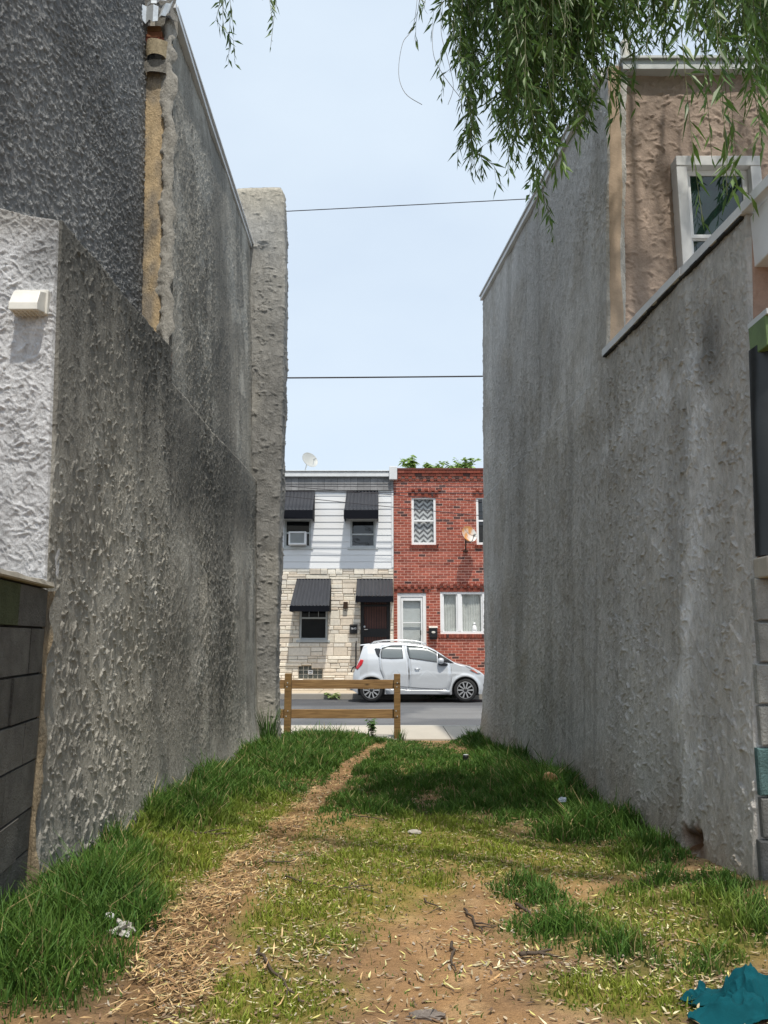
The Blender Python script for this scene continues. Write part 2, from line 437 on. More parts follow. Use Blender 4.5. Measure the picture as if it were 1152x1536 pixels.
# ================================================================== STUCCO SHEETS
def strokes(a0, a1, b0, b1, res, specs, seed):
    """trowel strokes: each rises along its length to a torn lip"""
    rs = np.random.RandomState(seed)
    W = int((a1 - a0) / res) + 1; Hh = int((b1 - b0) / res) + 1
    H = np.zeros((W, Hh), np.float32)
    for (n, am, asd, l0, l1, w0, w1, h0, h1, reg) in specs:
        for k in range(n):
            ca = rs.uniform(a0, a1); cb = rs.uniform(b0, b1); keep = rs.rand()
            if reg is not None and keep > reg(ca, cb): continue
            ang = rs.normal(am, asd); Ln = rs.uniform(l0, l1); w = rs.uniform(w0, w1); h = rs.uniform(h0, h1)
            curv = rs.normal(0, 2.2) ; sgn = 1 if rs.rand() < .5 else -1
            R = int((Ln / 2 + w) / res) + 2
            ci = int((ca - a0) / res); cj = int((cb - b0) / res)
            i0, i1, j0, j1 = max(ci - R, 0), min(ci + R + 1, W), max(cj - R, 0), min(cj + R + 1, Hh)
            if i1 - i0 < 2 or j1 - j0 < 2: continue
            A = (np.arange(i0, i1) - ci)[:, None] * res; B = (np.arange(j0, j1) - cj)[None, :] * res
            c, s = math.cos(ang), math.sin(ang)
            u = A * c + B * s; v = (-A * s + B * c) * sgn
            v = v + curv * u * u / max(Ln, .02) * 1.2 + .2 * w * np.sin(u * 90 + k)
            t = u / Ln + .5
            al = np.where((t > 0) & (t < 1), np.clip(t, 0, 1) ** 1.3 * np.clip((1 - t) / .07, 0, 1), 0)
            q = v / w
            ac = np.where((q > -1) & (q < 1), np.clip((q + 1) / 1.5, 0, 1) ** 1.5 * np.clip((1 - q) / .2, 0, 1), 0)
            np.maximum(H[i0:i1, j0:j1], h * al * ac, out=H[i0:i1, j0:j1])
    def sample(a, b):
        fa = np.clip((np.asarray(a) - a0) / res, 0, W - 1.001); fb = np.clip((np.asarray(b) - b0) / res, 0, Hh - 1.001)
        i = fa.astype(int); j = fb.astype(int); x = fa - i; y = fb - j
        return (H[i, j] * (1 - x) + H[i + 1, j] * x) * (1 - y) + (H[i, j + 1] * (1 - x) + H[i + 1, j + 1] * x) * y
    return sample

def sheet(name, pos, nrm, As, nb, bb, bt, H, colf, material, parent, core=None, back=.15, flip=False):
    """grid over (a, b); b runs from bb(a) to bt(a); displaced along nrm by H; edges folded back; core = extra hexahedra"""
    As = np.asarray(As, float); t = np.linspace(0, 1, nb)
    A = np.repeat(As[:, None], nb, 1); B = bb(As)[:, None] + t[None, :] * (bt(As) - bb(As))[:, None]
    h = H(A, B); base = pos(A, B); nrm = np.asarray(nrm, float)
    Pm = base + h[..., None] * nrm
    C = colf(A, B, h)
    # fold-back ring
    na = len(As)
    big = np.zeros((na + 2, nb + 2, 3)); cb = np.zeros((na + 2, nb + 2, 3))
    big[1:-1, 1:-1] = Pm; cb[1:-1, 1:-1] = C
    ii = np.clip(np.arange(na + 2) - 1, 0, na - 1); jj = np.clip(np.arange(nb + 2) - 1, 0, nb - 1)
    full = Pm[ii][:, jj]; fc = C[ii][:, jj]
    edge = np.ones((na + 2, nb + 2), bool); edge[1:-1, 1:-1] = False
    big[edge] = (full - nrm * back)[edge]; cb[edge] = fc[edge]
    n2 = nb + 2
    i, j = np.meshgrid(np.arange(na + 1), np.arange(nb + 1), indexing='ij'); a = (i * n2 + j).ravel()
    Q = np.stack([a, a + n2, a + n2 + 1, a + 1], 1)
    if flip: Q = Q[:, ::-1]
    V = big.reshape(-1, 3); CC = cb.reshape(-1, 3)
    if core:
        for hx in core:
            n = len(V)
            V = np.concatenate([V, np.array([tuple(p) for p in hx])]); CC = np.concatenate([CC, np.tile(C.mean((0, 1)), (8, 1))])
            Q = np.concatenate([Q, np.array([(3, 2, 1, 0), (4, 5, 6, 7), (0, 1, 5, 4), (1, 2, 6, 5), (2, 3, 7, 6), (3, 0, 4, 7)]) + n])
    return np_mesh(name, V, Q, material, parent, smooth=True, col=CC)

def graded(y0, y1, s0, s1):
    """positions whose spacing grows from s0 to s1"""
    r = [y0]
    while r[-1] < y1:
        t = (r[-1] - y0) / (y1 - y0); r.append(r[-1] + s0 + (s1 - s0) * t)
    r[-1] = y1
    return np.array(r)

# ------------------------------------------------------------------ left house
zledL = lambda y: 3.62 + .0536 * (y - 5.83)
def xL(y, z):
    y = np.asarray(y, float); z = np.asarray(z, float)
    x = -1.50 - .0335 * (y - 3.55) - .037 * (z - .6)
    thick = np.maximum(1 - sstep(-.012, .03, z - zledL(y)), 1 - sstep(5.84, 5.92, y))
    x = x + .05 * (thick - 1)
    return x + .07 * np.exp(-np.clip(z - .3, 0, 9) / .22) * sstep(3.5, 9, y)
left = thing('rowhouse', None, 'grey rough stuccoed house on the left with a tall pier at its far end', 'house')
def low_wob(y, z, s):
    return (fbm(y * .8, z * .8, 3, s) - .5) * .09 + (fbm(y * 3, z * 2.2, 3, s + 2) - .5) * .035
def stain_left(y, z, h):
    n = fbm(y * 1.1, z * .35, 4, 61); v = fbm(y * 5.5, z * .35, 4, 63); p = fbm(y * 2.2, z * 2.2, 4, 65)
    c = lerp((.385, .365, .32), (.30, .286, .255), sstep(.35, .65, n))
    c = lerp(c, (.18, .176, .162), sstep(.5, .72, v) * sstep(5.5, 7.5, y) * .7)
    c = lerp(c, (.44, .425, .385), sstep(.54, .70, p) * .6)
    # dark wash under the top of the low wall
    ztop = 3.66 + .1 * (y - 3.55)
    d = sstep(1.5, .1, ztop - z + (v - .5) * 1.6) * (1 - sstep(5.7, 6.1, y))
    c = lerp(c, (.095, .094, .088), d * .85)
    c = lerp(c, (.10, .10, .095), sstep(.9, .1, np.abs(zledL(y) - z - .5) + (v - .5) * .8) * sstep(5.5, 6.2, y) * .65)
    c = lerp(c, (.12, .12, .112), sstep(1.0, .0, np.abs(y - 8.3 + .2 * np.sin(z)) / .9 + (v - .5)) * .6)
    c = lerp(c, (.43, .415, .37), sstep(1.0, .1, z + (p - .5)) * .5)
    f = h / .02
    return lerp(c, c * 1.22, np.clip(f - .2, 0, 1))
regn = lambda a, b: 1 - .75 * float(sstep(6.3, 8.0, a))
SL = strokes(3.45, 11.2, -.1, 7.7, .0045, [
    (11000, math.pi / 2, .6, .03, .11, .006, .013, .008, .022, regn),
    (8000, math.pi / 2, 1.2, .02, .07, .004, .010, .005, .014, regn),
    (14000, math.pi / 2, .9, .012, .04, .003, .006, .003, .008, regn),
    (24000, math.pi / 2, .16, .05, .18, .006, .014, .007, .020, lambda a, b: float(sstep(5.5, 6.8, a)) * .9 + .05)], 5)
HL = lambda y, z: SL(y, z) * np.clip(-.2 + 2.3 * fbm(y * .9, z * .7, 3, 75), .3, 1.35) + low_wob(y, z, 71) * .6
posL = lambda A, B: np.stack([xL(A, B), A, B], -1)
def coreL(y0, y1, z0, t0, t1, off=.14, xo=-7.):
    q = lambda y, z: (float(xL(y, z)) - off, y, z)
    return [(xo, y0, z0), q(y0, z0), q(y1, z0), (xo, y1, z0), (xo, y0, t0), q(y0, t0), q(y1, t1), (xo, y1, t1)]
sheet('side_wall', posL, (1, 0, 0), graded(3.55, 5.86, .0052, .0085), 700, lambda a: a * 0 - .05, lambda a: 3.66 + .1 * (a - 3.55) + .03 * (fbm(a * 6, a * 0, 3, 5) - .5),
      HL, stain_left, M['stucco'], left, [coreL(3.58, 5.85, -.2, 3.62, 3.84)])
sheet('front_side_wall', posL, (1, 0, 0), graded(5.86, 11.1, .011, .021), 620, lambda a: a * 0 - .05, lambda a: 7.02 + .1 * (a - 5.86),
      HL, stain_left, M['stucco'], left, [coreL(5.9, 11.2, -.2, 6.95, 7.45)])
# upper wing wall, set back, darker, brushed sideways
SU = strokes(3.3, 5.9, 3.3, 7.3, .005, [(8000, .0, .2, .02, .09, .006, .013, .010, .028, None), (4000, .25, .6, .02, .06, .006, .012, .008, .026, None)], 9)
posU = lambda A, B: np.stack([xL(A, B) * 0 - 1.68 - .037 * (B - .6) + .027 * (A - 3.55) - .19, A, B], -1)
def colU(y, z, h):
    n = fbm(y * 1.5, z * .8, 4, 81)
    c = lerp((.18, .182, .184), (.25, .252, .254), sstep(.35, .7, n))
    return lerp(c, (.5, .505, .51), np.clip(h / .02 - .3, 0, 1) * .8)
def hx(x0, x1, y0, y1, z0, z1):
    return [(x0, y0, z0), (x1, y0, z0), (x1, y1, z0), (x0, y1, z0), (x0, y0, z1), (x1, y0, z1), (x1, y1, z1), (x0, y1, z1)]
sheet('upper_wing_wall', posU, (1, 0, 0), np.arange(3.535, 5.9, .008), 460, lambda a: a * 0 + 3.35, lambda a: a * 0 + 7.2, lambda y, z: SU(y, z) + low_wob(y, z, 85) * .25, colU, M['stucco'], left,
      [hx(-7, -2.3, 3.56, 5.88, 3.35, 7.1)])
# white painted rear wall, facing the camera
SWh = strokes(-2.6, -1.4, 1.6, 4.1, .0035, [(2600, .05, .35, .03, .13, .006, .014, .007, .017, None), (2200, .3, .9, .02, .07, .004, .010, .005, .014, None)], 13)
posW = lambda A, B: np.stack([A + (-.037 * (B - .6)), A * 0 + 3.525, B], -1)
def colW(x, z, h):
    n = fbm(x * 4, z * 2, 4, 91)
    c = lerp((.47, .47, .48), (.30, .30, .305), sstep(.35, .7, n))
    c = lerp(c, (.58, .58, .59), np.clip(h / .016, 0, 1))
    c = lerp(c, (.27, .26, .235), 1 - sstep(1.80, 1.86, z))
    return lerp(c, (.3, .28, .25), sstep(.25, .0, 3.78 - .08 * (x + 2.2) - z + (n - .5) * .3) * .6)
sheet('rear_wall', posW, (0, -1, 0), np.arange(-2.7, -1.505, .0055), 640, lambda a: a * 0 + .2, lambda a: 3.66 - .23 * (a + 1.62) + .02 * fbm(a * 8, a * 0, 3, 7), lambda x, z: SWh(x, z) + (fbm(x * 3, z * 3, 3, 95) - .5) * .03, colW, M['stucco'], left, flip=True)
# exposed end of the front block: tan render strip and lumpy grey edge, brick bits, flashing scraps
rr = random.Random(21)
def strip_mb(xa, xb, z0, z1, y, seed, dz=.035, col=(.5, .36, .2), amp=.012, bulge=.02):
    n = int((z1 - z0) / dz); rows = []
    for k in range(n + 1):
        z = z0 + (z1 - z0) * k / n; row = []
        for j in range(7):
            t = j / 6; e = math.sin(math.pi * t) ** .5
            x = xa(z) + (xb(z) - xa(z)) * t
            row.append((x + (0 if 0 < j < 6 else (float(vn(z * 9, j * 3., seed)) - .5) * amp * 3), y - bulge * e - (float(fbm(z * 6, t * 2, 3, seed)) - .5) * amp * 2, z))
        rows.append(row)
    return rows
def paint(m, ca, cb, s):
    for i, v in enumerate(m.v):
        f = float(sstep(.42, .72, fbm(v[0] * 9 + 3, v[2] * 4, 4, s))); m.c[i] = tuple(a + (b - a) * f for a, b in zip(ca, cb))
xe = lambda z: float(xL(5.86, z))
xd = lambda z: -1.617 - .037 * (z - .6) - .19
m = MB(); m.grid([[*r] for r in strip_mb(lambda z: xd(z) - .03, lambda z: xe(z) - .05, 3.6, 6.35, 5.84, 3)], (.46, .33, .185))
paint(m, (.47, .36, .225), (.26, .225, .18), 3)
m.build('render_strip', M['stucco'], left, smooth=True)
m = MB()
m.grid(strip_mb(lambda z: xe(z) - .085 - .05 * (float(fbm(z * 4, 2., 4, 9)) - .5) - .045 * (float(fbm(z * 26, 1., 3, 4)) - .5), lambda z: xe(z) + .02, 3.8, 6.9, 5.83, 8, .012, amp=.022, bulge=.035), (.33, .315, .285))
m.grid(strip_mb(lambda z: xd(z) - .03, lambda z: xe(z) + .0, 6.3, 6.42, 5.83, 12, .02, amp=.03, bulge=.06), (.2, .19, .17))
m.grid(strip_mb(lambda z: xd(z) + .0, lambda z: xe(z) - .02, 6.44, 6.6, 5.82, 14, .02, amp=.03, bulge=.08), (.3, .25, .17))
m.grid(strip_mb(lambda z: xd(z) - .02, lambda z: xe(z) + .03, 6.8, 7.04, 5.80, 15, .02, amp=.04, bulge=.05), (.19, .185, .175))
m.build('broken_stucco_edge', M['stucco'], left, smooth=True)
m = MB()
for k in range(3): m.box(xd(6.7), xd(6.7) + .16 - .02 * k, 5.80 + .01 * k, 5.95, 6.60 + .066 * k, 6.655 + .066 * k, (.22, .07 + .02 * k, .045))
m.build('exposed_brick', M['plainattr'], left, bevel=.006)
m = MB()
for k in range(3): m.box(xe(3.9) - .10 + .015 * k, xe(3.9) - .01, 5.79, 5.95, 3.72 + .066 * k, 3.775 + .066 * k, (.3, .085, .05))
m.build('exposed_brick', M['plainattr'], left, bevel=.006)
m = MB()
z0 = 6.93
m.grid([[(xd(z0) + .03 + .04 * i, 5.74 - .02 * (i % 2), z0 - .03 + .014 * i + .03 * j) for i in range(6)] for j in range(2)])
m.grid([[(xd(z0) + .0 + .033 * i, 5.70 + .012 * ((i * 2) % 3), z0 - .05 - .045 * j - .01 * (i % 2) * j) for i in range(5)] for j in range(4)])
m.grid([[(xd(z0) + .17 + .03 * i - .012 * j, 5.71 + .02 * ((i + 1) % 2), z0 - .04 - .04 * j + .012 * i) for i in range(4)] for j in range(4)])
o = m.build('torn_flashing', M['flash'], left); md = o.modifiers.new('s', 'SOLIDIFY'); md.thickness = .004
# white metal roof edge of the front block
def edge_run(mb, f, y0, y1, zt, dx0, dx1, dz0, dz1, n=10, col=(1, 1, 1), jit=0):
    for k in range(n):
        ya = y0 + (y1 - y0) * k / n; yb = y0 + (y1 - y0) * (k + 1) / n - .002
        pa, pb = zt(ya), zt(yb); j = rr.uniform(-jit, jit)
        xa, xb = float(f(ya, pa)) + j, float(f(yb, pb)) + j
        mb.hexa([(xa + dx0, ya, pa + dz0), (xa + dx1, ya, pa + dz0), (xb + dx1, yb, pb + dz0), (xb + dx0, yb, pb + dz0),
                 (xa + dx0, ya, pa + dz1), (xa + dx1, ya, pa + dz1), (xb + dx1, yb, pb + dz1), (xb + dx0, yb, pb + dz1)], col)
m = MB(); ztl = lambda y: 7.02 + .1 * (y - 5.86)
edge_run(m, xL, 5.88, 11.0, ztl, -.3, .03, -.005, .05, 3)
edge_run(m, xL, 5.95, 11.0, ztl, -.3, .055, .055, .075, 3)
m.build('roof_edge', M['whitemetal'], left)
# pier at the street end
def pier():
    ny = 700; ring = []
    V = []; C = []
    z = np.linspace(-.1, 8.56, ny)
    prof = []
    # outline in plan, going round: (x offset from face, y)
    plan = [(-.75, 11.55), (-.75, 11.02), (-.6, 11.0), (-.45, 10.99), (-.3, 10.98), (-.2, 10.975), (-.1, 10.975), (-.03, 10.978), (-.005, 10.99), (0, 11.02), (.0, 11.2), (.0, 11.35), (-.02, 11.5), (-.08, 11.55)]
    # refine
    pl = []
    for a, b in zip(plan, plan[1:] + plan[:1]):
        d = math.hypot(b[0] - a[0], b[1] - a[1]); n = max(1, int(d / .018))
        if a[1] > 11.5 and b[1] > 11.5: n = 1
        for k in range(n): pl.append((a[0] + (b[0] - a[0]) * k / n, a[1] + (b[1] - a[1]) * k / n))
    pl = np.array(pl); cen = np.array([-.35, 11.27])
    n = len(pl)
    fx = lambda zz: np.interp(zz, [-.1, .2, .5, 1.2, 2.5, 4, 6.5, 7.2, 7.7, 8.3, 8.56], [-1.42, -1.46, -1.50, -1.515, -1.51, -1.50, -1.50, -1.51, -1.53, -1.555, -1.58])
    S = strokes(-1, 3, -.1, 8.7, .008, [(3600, 0, .5, .04, .16, .010, .028, .012, .034, None)], 17)
    arc = np.cumsum(np.r_[0, np.hypot(*np.diff(pl, axis=0).T)])
    rows = []; cols = []
    for k, zz in enumerate(z):
        p = pl.copy(); 
        shrink = 1 - .12 * max(0, (zz - 8.48) / .08) ** 2 if zz > 8.48 else 1
        d = pl - cen; d /= np.linalg.norm(d, axis=1)[:, None]
        h = S(arc, np.full(n, zz)) + (fbm(arc * 4, np.full(n, zz * 3), 3, 101) - .5) * .05
        p = cen + (p - cen) * shrink + d * h[:, None]
        x = p[:, 0] + float(fx(zz)); rows.append(np.stack([x, p[:, 1], np.full(n, zz + (0 if zz < 8.5 else .0))], -1))
        a = fbm(arc * 2, np.full(n, zz * 1.2), 4, 105); b = fbm(arc * .8, np.full(n, zz * .5), 3, 107)
        c = lerp((.31, .302, .284), (.23, .226, .216), sstep(.35, .7, b)); c = lerp(c, (.38, .362, .325), sstep(.5, .8, a) * .5)
        c = lerp(c, (.48, .44, .36), float(sstep(7.9, 8.5, zz)) * .6 * np.ones(n))
        c = lerp(c, (.42, .39, .33), float(sstep(1.2, .3, zz)) * .7 * np.ones(n))
        cols.append(c)
    V = np.concatenate(rows); CC = np.concatenate(cols)
    i, j = np.meshgrid(np.arange(len(z) - 1), np.arange(n), indexing='ij'); a = (i * n + j).ravel(); b = (i * n + (j + 1) % n).ravel()
    Q = np.stack([a, b, b + n, a + n], 1)
    # cap
    base = (len(z) - 1) * n; c0 = len(V); V = np.concatenate([V, [[V[base:, 0].mean(), 11.27, 8.575]]]); CC = np.concatenate([CC, [[.45, .42, .34]]])
    capq = np.array([(base + k, base + (k + 1) % n, c0, c0) for k in range(n)])
    me_q = np.concatenate([Q]); o = np_mesh('end_pier', V, me_q[:, ::-1], M['stucco'], left, col=CC)
    m2 = MB(); m2.add([tuple(V[base + k]) for k in range(n)] + [tuple(V[c0])], [(k, (k + 1) % n, n) for k in range(n)], (.45, .42, .34))
    import bmesh
    bm = bmesh.new(); bm.from_mesh(o.data); bm.verts.ensure_lookup_table()
    for k in range(n):
        bm.faces.new((bm.verts[base + k], bm.verts[base + (k + 1) % n], bm.verts[c0])).smooth = True
    bm.normal_update(); bm.to_mesh(o.data); bm.free()
pier()
# vent hood on the white wall
m = MB(); a = P(10, 423, 3.5); b = P(57, 466, 3.5)
a = P(13, 426, 3.42); b = P(57, 464, 3.42); x0, x1, zt, zb = a.x, b.x, a.z, b.z
m.add([(x0, 3.51, zt), (x1, 3.51, zt), (x1, 3.51, zb + .02), (x0, 3.51, zb + .02), (x0 + .006, 3.42, zb + .035), (x1 - .006, 3.42, zb + .035), (x1 - .006, 3.42, zb), (x0 + .006, 3.42, zb), (x0 + .01, 3.45, zt - .02), (x1 - .01, 3.45, zt - .02)],
      [(0, 1, 9, 8), (8, 9, 5, 4), (4, 5, 6, 7), (0, 8, 4, 7, 3), (1, 2, 6, 5, 9), (3, 7, 6, 2)])
m.box(x0 - .008, x1 + .008, 3.495, 3.54, zb + .01, zt + .008)
vent = m.build('vent_hood', M['dirtywhite'], left, bevel=.004)
m = MB()
for k in range(6): m.box(x0 + .012 + k * .021, x0 + .016 + k * .021, 3.43, 3.51, zb + .0, zb + .016)
for k in range(4): m.box(x0 + .01, x1 - .01, 3.435 + k * .02, 3.439 + k * .02, zb + .001, zb + .008)
m.build('vent_grille', M['dirtywhite'], vent)
# ------------------------------------------------------------------ block garden wall on the left
bw = thing('garden_wall', None, 'dark concrete block wall with a rough cement cap at the left edge', 'wall')
d = Vector((.1525, -1, 0)).normalized(); nrm = Vector((-d.y, d.x, 0))
cor = Vector((-1.52, 3.488, 0))
def BWp(s, t, z): return cor + d * s - nrm * 0 + Vector((-.2 * t, 0, 0)) + Vector((0, 0, z))
m = MB(); courses = [P(62, yy, 3.5).z for yy in (1345, 1272, 1209, 1137, 1075, 1009, 942, 884)]
rr = random.Random(3)
for k in range(len(courses) - 1):
    s = -.0 if k % 2 == 0 else -.2
    z0, z1 = courses[k], courses[k + 1]
    while s < 1.5:
        a, b = max(s, 0), min(s + .4, 1.56)
        j = rr.uniform(-.006, .006); g = rr.uniform(.75, 1.15); c = (.15 * g, .143 * g, .13 * g)
        if k == 6 and .1 < a < .5: c = (.075, .085, .045)
        pts = [BWp(a + .004, 0, z0 + .005), BWp(b - .004, 0, z0 + .005), BWp(b - .004, 1, z0 + .005), BWp(a + .004, 1, z0 + .005)]
        pts = [p + Vector((j, 0, 0)) for p in pts]
        m.hexa(pts + [p + Vector((0, 0, z1 - z0 - .01)) for p in pts], c)
        s += .4
pts = [BWp(.005, .06, .1), BWp(1.5, .06, .1), BWp(1.5, .94, .1), BWp(.005, .94, .1)]
m.hexa(pts + [p + Vector((0, 0, courses[-1] - .1)) for p in pts], (.04, .038, .034))
M['block'] = mat('concrete_block', attr=True, rough=.95, var=.35, scale=9., bump=1., bscale=90., spec=.15)
m.build('block_courses', M['block'], bw)
m = MB(); n = 26
zc = courses[-1]
rows = []
for k in range(n + 1):
    s = -.02 + 1.55 * k / n; e = lambda q: (float(fbm(k * .9, q * 3., 3, 5)) - .5) * .03
    rows.append([BWp(s, -.10 + e(1), zc + .006), BWp(s, -.13 + e(1), zc + .012), BWp(s, -.10 + e(2), zc + .03 + e(3) * .4), BWp(s, .3, zc + .045), BWp(s, 1.1, zc + .05), BWp(s, 1.1, zc + .004), BWp(s, .5, zc + .003), BWp(s, -.10 + e(1), zc + .006)])
m.grid(rows, (.34, .31, .26)); m.add(rows[0][:-1], [tuple(range(7))], (.34, .31, .26))
m.build('cement_cap', M['plainattr'], bw)
m = MB(); m.grid(strip_mb(lambda z: -1.545 - .02 * (float(vn(z * 9, 2., 7)) - .5), lambda z: -1.488 - .008 * z + .04 * (float(fbm(z * 7, 5., 3, 7)) - .5), .3, zc - .01, 3.50, 31, .02, amp=.012, bulge=.015)); paint(m, (.27, .215, .145), (.13, .115, .09), 17)
rr = random.Random(8)
zz = 99.
while zz < zc - .02:
    hgt = rr.uniform(.05, .16); w = rr.uniform(.02, .045); jx = rr.uniform(-.012, .012)
    g = rr.uniform(.8, 1.2); tt = zz / 2
    m.bevbox(-1.64 + .03 * tt + jx, -1.60 + .035 * tt + jx + w * .5, 3.49 + rr.uniform(-.015, .01), 3.56, zz, min(zz + hgt, zc - .005), .012, (.20 * g, .155 * g, .10 * g)); zz += hgt - .004
m.build('mortar_joint', M['stucco'], bw)

# ------------------------------------------------------------------ right house
right = thing('rowhouse', None, 'grey stuccoed house on the right with a peach rear wall and white coping', 'house')
def xR(y, z):
    y = np.asarray(y, float); z = np.asarray(z, float)
    x = 1.65 - .0243 * (y - 3.6) + (.06 - .0061 * (y - 3.6)) * (z - .4)
    thick = np.maximum(1 - sstep(-.01, .02, z - 3.70), 1 - sstep(6.1, 6.35, y))
    x = x - .03 * (thick - 1)
    return x - .07 * np.exp(-np.clip(z - .3, 0, 9) / .25) * sstep(3.4, 10, y) - .04 * np.exp(-np.clip(z - .35, 0, 9) / .2) * (1 - sstep(4, 7, y))
def stain_right(y, z, h):
    n = fbm(y * .9, z * .4, 4, 161); v = fbm(y * 6, z * .4, 4, 163); p = fbm(y * 2.4, z * 2.4, 4, 165)
    c = lerp((.56, .55, .53), (.455, .446, .43), sstep(.35, .65, n))
    c = lerp(c, (.29, .278, .257), sstep(.5, .75, v) * .42)
    c = lerp(c, (.40, .375, .335), sstep(.5, .75, p) * .5)
    # pale bloom: an arch and the streak that runs down from it
    zt = 3.2 - .10 * (y - 4.2)
    arch = np.exp(-((z - zt + (p - .5) * .25) / .10) ** 2) * sstep(4.05, 4.4, y) * (1 - sstep(5.9, 6.3, y))
    streak = np.exp(-((y - 4.25 - .10 * np.sin(z * 1.3) + (p - .5) * .35) / .15) ** 2) * (1 - sstep(3.1, 3.4, z)) * sstep(.1, .7, fbm(y * 3, z * 2, 3, 168) + .2)
    c = lerp(c, (.70, .70, .70), np.clip(arch + streak * .9, 0, 1) * (.25 + .75 * sstep(.35, .6, fbm(y * 9, z * 5, 4, 177))) * .75)
    ins = sstep(4.3, 4.8, y) * (1 - sstep(5.6, 6.2, y)) * (1 - sstep(2.9, 3.2, z))
    c = lerp(c, (.50, .49, .475), ins * .4)
    c = lerp(c, (.46, .44, .41), (1 - sstep(3.9, 4.25, y + (p - .5) * .3)) * .45)
    c = lerp(c, (.12, .118, .11), np.exp(-((y - 4.0 + (p - .5) * .3) / .13) ** 2) * np.exp(-((z - 3.2) / .22) ** 2) * .8)
    c = lerp(c, (.36, .27, .17), sstep(.75, .0, z - .12 * np.clip(8 - y, 0, 5) * .5 + (p - .5) * .5) * .8)
    c = lerp(c, (.14, .075, .04), np.exp(-(((y - 4.25) / .15) ** 2 + ((z - .56 + .03 * np.sin(y * 40)) / .07) ** 2) ** 2))
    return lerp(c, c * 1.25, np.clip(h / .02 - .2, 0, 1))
SR = strokes(3.5, 11.6, -.1, 7., .0045, [
    (9000, math.pi / 2, 1.0, .03, .12, .005, .015, .008, .022, lambda a, b: 1 - .8 * float(sstep(5.4, 7.0, a))),
    (14000, math.pi / 2, 1.2, .012, .04, .003, .006, .003, .008, lambda a, b: 1 - .7 * float(sstep(5.4, 7.0, a))),
    (7000, 0, .8, .03, .10, .004, .012, .006, .020, lambda a, b: 1 - .85 * float(sstep(5.2, 6.6, a))),
    (26000, math.pi / 2, .16, .05, .16, .006, .013, .006, .018, lambda a, b: .12 + .88 * float(sstep(5.0, 6.6, a)))], 25)
def HR(y, z):
    h = SR(y, z) * np.clip(-.2 + 2.4 * fbm(y * .9, z * .8, 3, 175), .3, 1.4) + (fbm(y * .8, z * .8, 3, 171) - .5) * .05 + (fbm(y * 3, z * 2.2, 3, 173) - .5) * .028
    h = h + .012 * np.exp(-((y - 4.3 - .08 * np.sin(z * 1.3)) / .09) ** 2) * (1 - sstep(3.1, 3.3, z))
    return h - .12 * np.exp(-((((y - 4.25) / .085) ** 2 + ((z - .57 + .02 * np.sin(y * 60)) / .05) ** 2) ** 2))
posR = lambda A, B: np.stack([xR(A, B), A, B], -1)
def coreR(y0, y1, z0, t0, t1, off=.15, xo=7.):
    q = lambda y, z: (float(xR(y, z)) + off, y, z)
    return [q(y0, z0), (xo, y0, z0), (xo, y1, z0), q(y1, z0), q(y0, t0), (xo, y0, t0), (xo, y1, t1), q(y1, t1)]
ztc = lambda y: 3.75 + .03 * (np.asarray(y) - 3.6)
ztr = lambda y: 6.36 + .0974 * (np.asarray(y) - 5.75)
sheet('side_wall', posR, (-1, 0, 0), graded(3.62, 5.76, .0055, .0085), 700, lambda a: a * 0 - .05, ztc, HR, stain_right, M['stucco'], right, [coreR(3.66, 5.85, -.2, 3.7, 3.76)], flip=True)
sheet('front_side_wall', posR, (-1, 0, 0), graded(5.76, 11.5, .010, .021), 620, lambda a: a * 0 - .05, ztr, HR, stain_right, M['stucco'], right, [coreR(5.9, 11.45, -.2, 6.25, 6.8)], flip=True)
# peach rear wall of the upper storey
SP = strokes(1.6, 5.6, 3.6, 6.5, .006, [(1500, -.15, .5, .05, .15, .008, .022, .010, .025, None), (1800, .2, .7, .03, .09, .005, .013, .008, .019, None)], 33)
def colP(x, z, h):
    n = fbm(x * 3, z * 1.2, 4, 181); p = fbm(x * 7, z * .9, 3, 183)
    c = lerp((.40, .315, .262), (.32, .25, .208), sstep(.35, .7, n))
    return lerp(c, (.20, .15, .12), sstep(.52, .75, p) * sstep(4.6, 6.2, z) * .6)
posP = lambda A, B: np.stack([A + .0469 * (B - 3.65), A * 0 + 5.80, B], -1)
sheet('upper_rear_wall', posP, (0, -1, 0), np.arange(1.80, 5.5, .010), 300, lambda a: a * 0 + 3.65, lambda a: a * 0 + 6.32, lambda x, z: SP(x, z) + (fbm(x * 2, z * 2, 3, 185) - .5) * .03, colP, M['stucco_peach'], right, flip=False)
xc = lambda z: float(xR(5.78, z))
m = MB(); m.grid(strip_mb(lambda z: xc(z) + .005, lambda z: xc(z) + .125 + .012 * math.sin(z * 5), 3.82, 6.34, 5.765, 23, .03, amp=.004, bulge=.012), (.46, .355, .265))
m.build('corner_render_strip', M['plainattr'], right, smooth=True)
m = MB(); xr = xc(6.3)
for k in range(3): m.box(xr + .12 + k * 1.2, xr + .12 + k * 1.2 + 1.195, 5.72, 5.9, 6.29, 6.375)
m.box(xr + .1, 5.5, 5.70, 5.9, 6.378, 6.40)
m.build('roof_cap', M['alu'], right)
m = MB(); m.lathe([(.0, .0), (.045, 0), (.045, .16), (.05, .16), (.05, .18), (.0, .18)], (xr + .17, 5.78, 6.4), n=16); m.build('vent_pipe', M['dirtywhite'], right, smooth=False)
m = MB()
edge_run(m, xR, 5.9, 11.52, lambda y: float(ztr(y)), -.035, .3, -.01, .05, 3); edge_run(m, xR, 5.9, 11.52, lambda y: float(ztr(y)), -.055, .3, .055, .075, 3)
m.build('roof_edge', M['whitemetal'], right)
m = MB()
edge_run(m, xR, 3.615, 5.80, lambda y: float(ztc(y)), -.034, .28, -.010, .042, 3, jit=.004)
